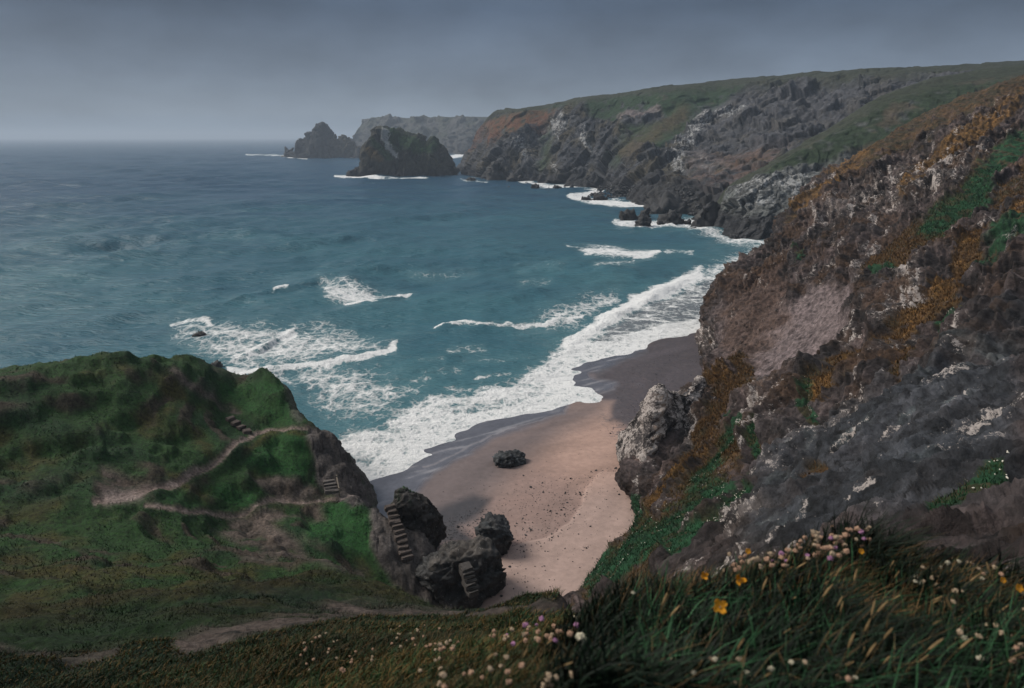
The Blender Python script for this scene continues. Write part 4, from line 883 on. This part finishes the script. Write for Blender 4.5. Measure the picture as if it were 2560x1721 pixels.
def flight(label, top, bot, nst, width, mat, rail=False, thick=None, cover=1.12):
    top, bot = np.array(top), np.array(bot); d = bot-top; h = np.hypot(d[0], d[1]); rz = math.atan2(d[1], d[0])-math.pi/2
    rise, run = -d[2]/nst, h/nst; root = empty('staircase', bot, label, 'stairs')
    for k in range(nst):
        c_ = top+d*(k+.5)/nst; th = thick or rise*.9+.25
        slab('step', (width*(1+.12*random.uniform(-1, 1)), run*cover, th), mat, root, (*(c_-bot)[:2]+np.array([random.uniform(-.06, .06)]*2), c_[2]-bot[2]-th/2+rise*.5), rz+random.uniform(-.16, .16), k, .12)
    if rail:
        u_ = np.array([math.cos(rz), math.sin(rz), 0]); sg = 1 if u_[0] > 0 else -1
        m_ = (top-bot)/2+u_*sg*(width*.56); o = slab('side_rail', (.12, np.linalg.norm(d)*1.12, .22), M_wood, root, (m_[0], m_[1], m_[2]+.12), rz, 3, .01)
        o.rotation_euler = (math.atan2(d[2], h), 0, rz)
        for k, e in enumerate((top-bot, np.zeros(3))): slab('rail_post', (.14, .14, 1.0), M_wood, root, tuple(e+u_*sg*(width*.56)+np.array([0, 0, -.1])), rz, 9, .01)
    return root
UP = np.array([0, 0, .25])
flight('long flight of worn stone steps descending left of the mossy tall boulder', *ST_A, 11, 1.15, M_step)
flight('short set of timber-edged steps with a side rail cut into the left rock face', *ST_B, 4, 1.35, M_step2, rail=True)
flight('few pale stone steps in the turf above the footpath on the left headland', *ST_C, 4, .95, M_step, cover=.55)
flight('flight of steps carved into the face of the largest boulder', WY(1060, 1288, 51.75), WY(1076, 1348, 50.3), 7, .95, M_carved, cover=5)
p = WY(990, 1308, 53.6)
rock('stone_block', 'pale flat stone block resting at the foot of the long steps', 'stone', p+np.array([0, 0, .1]), (1.8, 1.0, .8), 77, (.17, .135, .12), (.22, .18, .16), sub=3, amp=.07, rot=-.25, speck=0)
p = WY(790, 1136, 65)
rock('stone_block', 'brown flat ledge stone right of the railed steps in the rock face', 'stone', p+np.array([.3, 0, -.2]), (3.0, 1.4, .9), 78, (.11, .088, .08), (.15, .12, .11), sub=4, amp=.08, rot=.1, speck=0)
# ------------------------------------------------------------------ grass
def blades(name, B, H, W, C, lean, seed, mat=M_grass, bend=.5):
    r_ = np.random.default_rng(seed); n_ = len(B); a = r_.random(n_)*2*np.pi
    wd = np.stack([np.cos(a), np.sin(a), np.zeros(n_)], -1); b = r_.random(n_)*2*np.pi
    ld = np.stack([np.cos(b), np.sin(b), np.zeros(n_)], -1)*bend+np.array(lean)
    lv = []
    for t, wf in ((0, 1), (.4, .85), (.75, .55), (1, .08)):
        cpt = B+np.stack([ld[:, 0]*H*t*t, ld[:, 1]*H*t*t, H*(t-.28*t*t)], -1)
        lv += [cpt-wd*(W*wf/2)[:, None], cpt+wd*(W*wf/2)[:, None]]
    V = np.stack(lv, 1).reshape(-1, 3); i = np.arange(n_)[:, None]*8
    F = np.concatenate([i+np.array([[k, k+1, k+3, k+2]]) for k in (0, 2, 4)], 0)
    sh = np.array([.75, .75, 1, 1, 1.1, 1.1, 1.2, 1.2])
    Cv = np.repeat(C, 8, 0)
    o = mesh_np(name, V, F, mat, attrs={'Col': np.clip(Cv, .003, 1)}, smooth=False); o['kind'] = 'stuff'; return o
r2 = np.random.default_rng(11)
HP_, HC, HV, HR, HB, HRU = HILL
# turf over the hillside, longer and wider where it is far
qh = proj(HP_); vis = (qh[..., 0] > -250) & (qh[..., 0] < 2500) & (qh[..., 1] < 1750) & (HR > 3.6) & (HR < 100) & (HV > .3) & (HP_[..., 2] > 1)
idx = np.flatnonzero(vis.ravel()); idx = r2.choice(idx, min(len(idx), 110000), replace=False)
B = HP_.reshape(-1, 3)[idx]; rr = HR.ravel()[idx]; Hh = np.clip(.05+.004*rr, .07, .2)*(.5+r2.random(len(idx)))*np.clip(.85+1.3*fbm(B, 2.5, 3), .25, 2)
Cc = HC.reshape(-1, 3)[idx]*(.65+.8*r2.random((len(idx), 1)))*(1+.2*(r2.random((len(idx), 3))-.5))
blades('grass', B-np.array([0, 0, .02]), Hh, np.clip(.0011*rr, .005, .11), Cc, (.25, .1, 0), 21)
# turf strips on the cliff
m = (CL_T > .6) & (proj(CL_P)[..., 0] < 2500) & (CL_P[..., 1] > 7) & (CL_P[..., 1] < 120); idx = np.flatnonzero(m.ravel()); idx = r2.choice(idx, min(len(idx), 36000), replace=False)
B = CL_P.reshape(-1, 3)[idx]; g_ = CL_G.ravel()[idx]; rr = np.linalg.norm(B-[0, 0, CAMZ], axis=1)
Cc = mix(np.broadcast_to(np.array((.095, .050, .017)), B.shape), (.014, .054, .022), np.clip(g_*1.2-.15+.5*fbm(B, 1.6, 3, off=5), 0, 1))*(.5+1.0*r2.random((len(B), 1)))
blades('grass', B, np.clip(.08+.004*rr, .1, .45)*(.5+r2.random(len(B))), np.clip(.0011*rr, .006, .10), Cc, (-.3, .1, 0), 22)
# white campion flecks on the green strip of the cliff
m = (CL_G > .15) & (CL_P[..., 1] > 15) & (CL_P[..., 1] < 75); idx = np.flatnonzero(m.ravel()); idx = r2.choice(idx, min(len(idx), 5200), replace=False)
B = CL_P.reshape(-1, 3)[idx]; k_ = fbm(B, 3.0, 3, off=4)+.2*r2.normal(size=len(B)); B = B[k_ > .36][:520]+[0, 0, .22]
sp_ = [(*b, (.04+.05*r2.random())) for b in B]
M_white = plain('white_petals', (.62, .58, .50), .8, .15)
scatter_rocks('flowers', sp_, mat=M_white, base=(.6, .58, .5))
def polar(n_, t0, t1, r0, r1, pw=1.0):
    t = R(t0)+(R(t1)-R(t0))*r2.random(n_); r_ = r0+(r1-r0)*r2.random(n_)**pw
    return np.stack([r_*np.sin(t), r_*np.cos(t)], -1)
def onhill(xy):
    z, v, r_ = hill_at(xy); return np.concatenate([xy, z[:, None]], 1)
def gcol(n_, base, alt, p_): 
    c_ = np.where((r2.random(n_) < p_)[:, None], np.array(alt), np.array(base)); return c_*(.5+1.0*r2.random((n_, 1)))
# dark grass bank close on the right
xy = polar(int(30000), 2, 50, 1.45, 3.3, .8); B = onhill(xy); dn = fbm(B, .5, 2)
Hh = (.12+.17*r2.random(len(B)))*(1+.6*dn)*sst(0, 9, np.degrees(np.arctan2(xy[:, 0], xy[:, 1]))); ok = Hh > .03
blades('grass', B[ok], Hh[ok], .005+.007*r2.random(ok.sum()), gcol(ok.sum(), (.0026, .0090, .0034), (.04, .025, .009), .05), (.20, -.10, 0), 23, bend=.35)
# sparse longer green leaves in the bank
xy = polar(2600, 5, 46, 1.5, 2.8); B = onhill(xy)
blades('grass', B, (.17+.15*r2.random(len(B)))*sst(3, 12, np.degrees(np.arctan2(xy[:, 0], xy[:, 1]))), .004+.004*r2.random(len(B)), gcol(len(B), (.018, .060, .024), (.08, .055, .024), .12), (.2, -.1, 0), 24, bend=.5)
# rusty fringe on the crest
xy = polar(6000, 3, 50, 2.5, 3.1); B = onhill(xy)
blades('grass', B, (.13+.11*r2.random(len(B)))*sst(0, 9, np.degrees(np.arctan2(xy[:, 0], xy[:, 1]))), .002+.003*r2.random(len(B)), gcol(len(B), (.125, .070, .028), (.02, .035, .010), .4), (.55, .15, 0), 25, bend=.4)
# short turf in front
xy = polar(105000, -46, 12, 1.5, 15, 1.35); z_, v_, _ = hill_at(xy); xy = xy[v_ > .42]; B = onhill(xy); rr = np.hypot(*xy.T)
blades('grass', B, (.04+.07*r2.random(len(B)))*np.clip(.6+.14*rr, .8, 1.3), .002+.0012*rr, gcol(len(B), (.011, .028, .007), (.066, .040, .011), .45)*(1+.7*fbm(B, 2.2, 3))[:, None], (.25, -.05, 0), 26, bend=.5)
# ------------------------------------------------------------------ flowers and stalks near the camera
def place(uv, hmin=.07, hmax=.24, ys=np.linspace(1.5, 9, 150)):
    """where a flower seen at uv stands: the nearest spot whose height over the turf suits its stem"""
    A = np.array([[WY(u, v, y) for y in ys] for u, v in uv]); z, _, _ = hill_at(A[..., :2].reshape(-1, 2)); z = z.reshape(A.shape[:2])
    h = A[..., 2]-z; out = []
    for k in range(len(uv)):
        want = hmin+(hmax-hmin)*r2.random(); ok_ = np.flatnonzero(h[k] < want)
        if len(ok_) == 0 or h[k][ok_[0]] < .02: out.append(None); continue
        i = ok_[0]; out.append((A[k, i, 0], A[k, i, 1], z[k, i], h[k, i]))
    return out
def tube_mesh(name, pts_, rad, mat, sides=5):
    pts_ = np.array(pts_); V, F = [], []
    for k, p_ in enumerate(pts_):
        r_ = rad[k] if hasattr(rad, '__len__') else rad
        for s in range(sides): a = 2*math.pi*s/sides; V.append((p_[0]+r_*math.cos(a), p_[1]+r_*math.sin(a), p_[2]))
    for k in range(len(pts_)-1):
        for s in range(sides): F.append((k*sides+s, k*sides+(s+1) % sides, (k+1)*sides+(s+1) % sides, (k+1)*sides+s))
    me = bpy.data.meshes.new(name); me.from_pydata([list(map(float, v)) for v in V], [], F); me.materials.append(mat); return me
M_stem = plain('flower_stem', (.075, .055, .025)); M_gstem = plain('green_stem', (.03, .06, .02)); M_straw = plain('straw', (.19, .125, .058), .8, .35, 60)
M_head = [plain('dry_pink_petals', (.33, .205, .14), .9, .4, 300), plain('beige_petals', (.32, .24, .165), .9, .4, 300), plain('lilac_petals', (.30, .15, .25), .9, .3, 300), plain('cream_petals', (.40, .36, .27), .9, .35, 300)]
M_yel = plain('yellow_petals', (.50, .215, .012), .7, .25, 120); M_wht = plain('white_petals', (.58, .55, .47), .8, .2, 200)
def head_mesh(mat, seed, flat=.75):
    V, F = ICO[3]; P_ = V.copy(); f1, e1, i1 = facet(P_*1.0, .36, .3, seed*3.7)
    P_ = P_*(1+.42*f1-.34*np.exp(-e1*7)+.3*fbm(P_, 1.1, 2, off=seed))[:, None]; P_[:, 2] *= flat
    me = bpy.data.meshes.new('flower_head'); me.from_pydata(P_.tolist(), [], F.tolist()); me.materials.append(mat); return me
HEADS = [[head_mesh(m_, k+j*5) for j in range(2)] for k, m_ in enumerate(M_head)]
STEMS = [tube_mesh('stem', [(0, 0, 0), (.02*b_, .01*b_, .35), (.05*b_, .0, .7), (.03*b_, .0, 1.0)], .0011, M_stem) for b_ in (-1.0, .3, 1.0)]
def thrift(spot, kind, rad, label, group, name='thrift_flower'):
    x, y, z, h = spot; root = empty(name, (x, y, z), label, 'flower', group)
    s = bpy.data.objects.new('stem', random.choice(STEMS)); COL.objects.link(s); s.parent = root; s.scale = (1, 1, h)
    f = bpy.data.objects.new('flower_head', HEADS[kind][random.randrange(2)]); COL.objects.link(f); f.parent = root; f.location = (s.data.vertices[-1].co.x, 0, h); f.scale = (rad,)*3
    f.rotation_euler = (random.uniform(-.4, .4), random.uniform(-.4, .4), random.random()*6); return root
def cluster(n_, poly_, label, kinds=(0, 0, 1, 1), rad=(.008, .0125), hm=(.07, .2)):
    po = np.array(poly_, float); uv = []
    while len(uv) < n_:
        u, v = r2.uniform(po[:, 0].min(), po[:, 0].max()), r2.uniform(po[:, 1].min(), po[:, 1].max())
        if sdpoly(np.array([[u, v]]), po)[0] > 0: uv.append((u, v))
    for s in place(uv, *hm):
        if s: thrift(s, random.choice(kinds), random.uniform(*rad), label, 'thrift flower heads in the near grass')
cluster(26, [(680,1450),(760,1440),(880,1490),(860,1530),(700,1530)], 'dried pinkish thrift head in the lower left clump of the near turf')
cluster(30, [(890,1430),(960,1412),(1060,1470),(1040,1492),(900,1470)], 'dried beige thrift head in the row of heads left of the white flowers')
cluster(34, [(1080,1455),(1180,1418),(1310,1400),(1300,1450),(1180,1470)], 'dried pinkish thrift head along the turf edge near the white flowers', (0, 0, 1, 2))
cluster(130, [(1640,1262),(1760,1250),(1850,1205),(1960,1178),(2010,1200),(1930,1260),(1800,1290),(1660,1300)], 'dried pinkish thrift head crowding the rusty crest of the dark grass bank', (0, 0, 0, 1, 1, 2), (.008, .0125), (.12, .26))
cluster(80, [(2060,1250),(2333,1290),(2333,1520),(2200,1500),(2120,1400)], 'pale thrift head scattered in the dark grass at the right edge', (1, 1, 0, 3), (.007, .011))
cluster(24, [(960,1490),(1320,1480),(1330,1566),(960,1566)], 'dull thrift head low in the turf at the bottom of the photo', (0, 1, 1), (.007, .010))
cluster(26, [(1400,1490),(1960,1470),(1960,1566),(1400,1566)], 'faded thrift head among the dark grass leaves at the bottom', (0, 1, 3), (.006, .009))
cluster(9, [(1380,1330),(1440,1315),(1440,1350),(1385,1355)], 'pale thrift head at the left tip of the dark grass bank', (1, 3), (.008, .011))
for (u, v, r_, lab) in ((1308, 1412, .021, 'round white flower head at the left end of the dark grass bank'), (1341, 1452, .019, 'flat pinkish white flower head just below the round white one')):
    s = place([(u, v)], .06, .12)[0]
    if s: thrift(s, 3, r_, lab, None, 'white_flower')
def yellow(u, v, size, label, npet=4, fold=.25):
    s = place([(u, v)], .24, .30, np.linspace(1.2, 6, 160))[0]
    if not s: return
    x, y, z, h = s; root = empty('yellow_flower', (x, y, z), label, 'flower')
    o = bpy.data.objects.new('stem', tube_mesh('stem', [(0, 0, 0), (.004, 0, h*.5), (0, 0, h)], .0015, M_gstem)); COL.objects.link(o); o.parent = root
    for k in range(npet):
        bm = bmesh.new(); g = bmesh.ops.create_grid(bm, x_segments=7, y_segments=7, size=.5)
        for vtx in bm.verts:
            t, s_ = vtx.co.y+.5, vtx.co.x*2; wdt = .46*math.sin(math.pi*min(1, .12+t*.80))**.6
            vtx.co = (s_*wdt*size, t*size*1.05, (fold*t*t+.14*s_*s_*t+.03*math.sin(s_*7+k))*size)
        me = bpy.data.meshes.new('petal'); bm.to_mesh(me); bm.free(); me.materials.append(M_yel)
        for p_ in me.polygons: p_.use_smooth = True
        md = bpy.data.objects.new('petal', me); COL.objects.link(md); md.parent = root; md.location = (0, 0, h)
        md.modifiers.new('thick', 'SOLIDIFY').thickness = .0008
        md.rotation_euler = (R(38), 0, 0) if npet == 1 else (0, 0, 0)
        from mathutils import Matrix
        rot = Matrix.Rotation(R(52), 4, 'X')@Matrix.Rotation(2*math.pi*k/npet+.5, 4, 'Z')
        md.rotation_euler = rot.to_euler()
    o = bpy.data.objects.new('flower_centre', HEADS[1][0]); COL.objects.link(o); o.parent = root; o.location = (0, -.002, h); o.scale = (size*.14,)*3
yellow(1640, 1382, .022, 'large four-petalled orange yellow flower facing out of the dark grass')
yellow(1684, 1322, .020, 'half closed orange yellow flower above the large one', 3, 1.1)
yellow(1604, 1312, .014, 'small ragged yellow flower left of the half closed one', 4, .9)
yellow(1704, 1256, .011, 'small bright yellow flower on the crest of the grass bank', 5)
yellow(1962, 1256, .010, 'tiny yellow flower among the thrift heads on the crest', 5)
yellow(2322, 1340, .013, 'yellow flower at the far right edge in dark grass', 5)
yellow(2285, 1322, .010, 'small yellow flower near the right edge above the lower one', 5)
# bent straw coloured stalks with seed heads
SM = []
for k in range(4):
    b_ = (.25, .45, .7, -.35)[k]; pp = [(b_*t*t*t*.5, .04*t, t-.18*abs(b_)*t*t) for t in np.linspace(0, 1, 9)]
    st_ = tube_mesh('stem', pp, [.0030*(1-.5*t) for t in np.linspace(0, 1, 9)], M_straw, 4)
    e = np.array(pp[-1]); d_ = e-np.array(pp[-2]); d_ /= np.linalg.norm(d_)
    hp = [e+d_*t*.17 for t in np.linspace(-.1, 1, 8)]; hr = [.004+.012*math.sin(math.pi*min(1, t*.9+.08)) for t in np.linspace(0, 1, 8)]
    SM.append((st_, tube_mesh('seed_head', hp, hr, M_straw, 6)))
uv = [(r2.uniform(1480, 2060), r2.uniform(1290, 1540)) for _ in range(60)]+[(r2.uniform(2060, 2330), r2.uniform(1290, 1500)) for _ in range(16)]+[(r2.uniform(940, 1400), r2.uniform(1400, 1540)) for _ in range(18)]
for (u, v), s in zip(uv, place(uv, .12, .26)):
    if not s: continue
    x, y, z, h = s; lab = 'dry straw coloured grass stalk bending over the dark grass bank' if u > 1450 else 'dry grass stalk standing in the short turf at lower centre'
    if u > 2060: lab = 'dry straw coloured grass stalk in the shady grass at the right edge'
    root = empty('grass_stalk', (x, y, z), lab, 'grass stalk', 'dry grass stalks near the camera'); a_, b_ = random.choice(SM); rz = random.uniform(-.9, .9)
    for nm, me in (('stem', a_), ('seed_head', b_)):
        o = bpy.data.objects.new(nm, me); COL.objects.link(o); o.parent = root; o.scale = (h*1.1,)*3; o.rotation_euler = (0, 0, rz)
# ------------------------------------------------------------------ light, sky, air
SUN_EL, SUN_AZ = R(42), R(-70)            # azimuth measured from straight ahead, negative = left
sl = bpy.data.lights.new('sun', 'SUN'); sl.energy = 3.4; sl.angle = R(24); sl.color = (1, .93, .83)
so = bpy.data.objects.new('sun', sl); COL.objects.link(so)
so.rotation_euler = (math.pi/2-SUN_EL, 0, -SUN_AZ+math.pi)
so.rotation_euler = (R(90)-SUN_EL, 0, math.pi-SUN_AZ)
w = bpy.data.worlds.new('World'); scene.world = w; w.use_nodes = True; nt = w.node_tree; L = nt.links.new
bg = nt.nodes['Background']; bg.inputs['Strength'].default_value = .1
sky = N(nt, 'ShaderNodeTexSky', sky_type='NISHITA'); sky.sun_disc = False; sky.sun_elevation = SUN_EL; sky.sun_rotation = SUN_AZ
sky.air_density = 1.5; sky.dust_density = 3
tc = N(nt, 'ShaderNodeTexCoord'); sx = N(nt, 'ShaderNodeSeparateXYZ'); L(tc.outputs['Generated'], sx.inputs[0])
ramp = N(nt, 'ShaderNodeValToRGB'); L(sx.outputs['Z'], ramp.inputs[0]); el = ramp.color_ramp.elements
STOPS = [(0.0, (.165, .225, .295)), (.03, (.195, .238, .290)), (.08, (.135, .172, .228)), (.16, (.066, .095, .145)), (.30, (.07, .105, .16)), (.5, (.26, .30, .36)), (1.0, (.52, .56, .60))]
el[0].position, el[0].color = STOPS[0][0], (*STOPS[0][1], 1); el[1].position, el[1].color = STOPS[-1][0], (*STOPS[-1][1], 1)
for p_, c_ in STOPS[1:-1]:
    e_ = el.new(p_); e_.color = (*c_, 1)
mp = N(nt, 'ShaderNodeMapping'); mp.inputs['Scale'].default_value = (1.6, 1.6, 3.6); L(tc.outputs['Generated'], mp.inputs['Vector'])
cn = N(nt, 'ShaderNodeTexNoise', Scale=2.3, Detail=8.0, Roughness=.55); L(mp.outputs[0], cn.inputs['Vector'])
cm = N(nt, 'ShaderNodeMapRange'); cm.inputs[1].default_value = .3; cm.inputs[2].default_value = .7; cm.inputs[3].default_value = 6.7; cm.inputs[4].default_value = 12.4; L(cn.outputs[0], cm.inputs[0])
cs = N(nt, 'ShaderNodeVectorMath', operation='SCALE'); L(ramp.outputs[0], cs.inputs[0]); L(cm.outputs[0], cs.inputs['Scale'])
mxs = N(nt, 'ShaderNodeMix', data_type='RGBA'); mxs.inputs[0].default_value = .98; L(sky.outputs[0], mxs.inputs[6]); L(cs.outputs[0], mxs.inputs[7])
L(mxs.outputs[2], bg.inputs['Color'])
HAZE = True
if HAZE:
    bm = bmesh.new(); bmesh.ops.create_cube(bm, size=1)
    for v in bm.verts: v.co = (v.co.x*44000, v.co.y*44000+3000, -90 if v.co.z < 0 else 150)
    me = bpy.data.meshes.new('haze'); bm.to_mesh(me); bm.free()
    hm = bpy.data.materials.new('haze_air'); hm.use_nodes = True; ht = hm.node_tree
    ht.nodes.remove(ht.nodes['Principled BSDF']); pv = ht.nodes.new('ShaderNodeVolumePrincipled')
    pv.inputs['Color'].default_value = (.64, .76, .92, 1); pv.inputs['Density'].default_value = .00018; pv.inputs['Anisotropy'].default_value = .1
    ht.links.new(pv.outputs[0], ht.nodes['Material Output'].inputs['Volume']); me.materials.append(hm)
    ho = bpy.data.objects.new('haze', me); COL.objects.link(ho); ho['kind'] = 'stuff'
vs = scene.view_settings; vs.view_transform = 'Standard'; vs.look = 'None'; vs.gamma = 1; vs.exposure = 0.2
scene.cycles.use_denoising = True
scene.cycles.max_bounces = 5; scene.cycles.diffuse_bounces = 2; scene.cycles.volume_bounces = 0
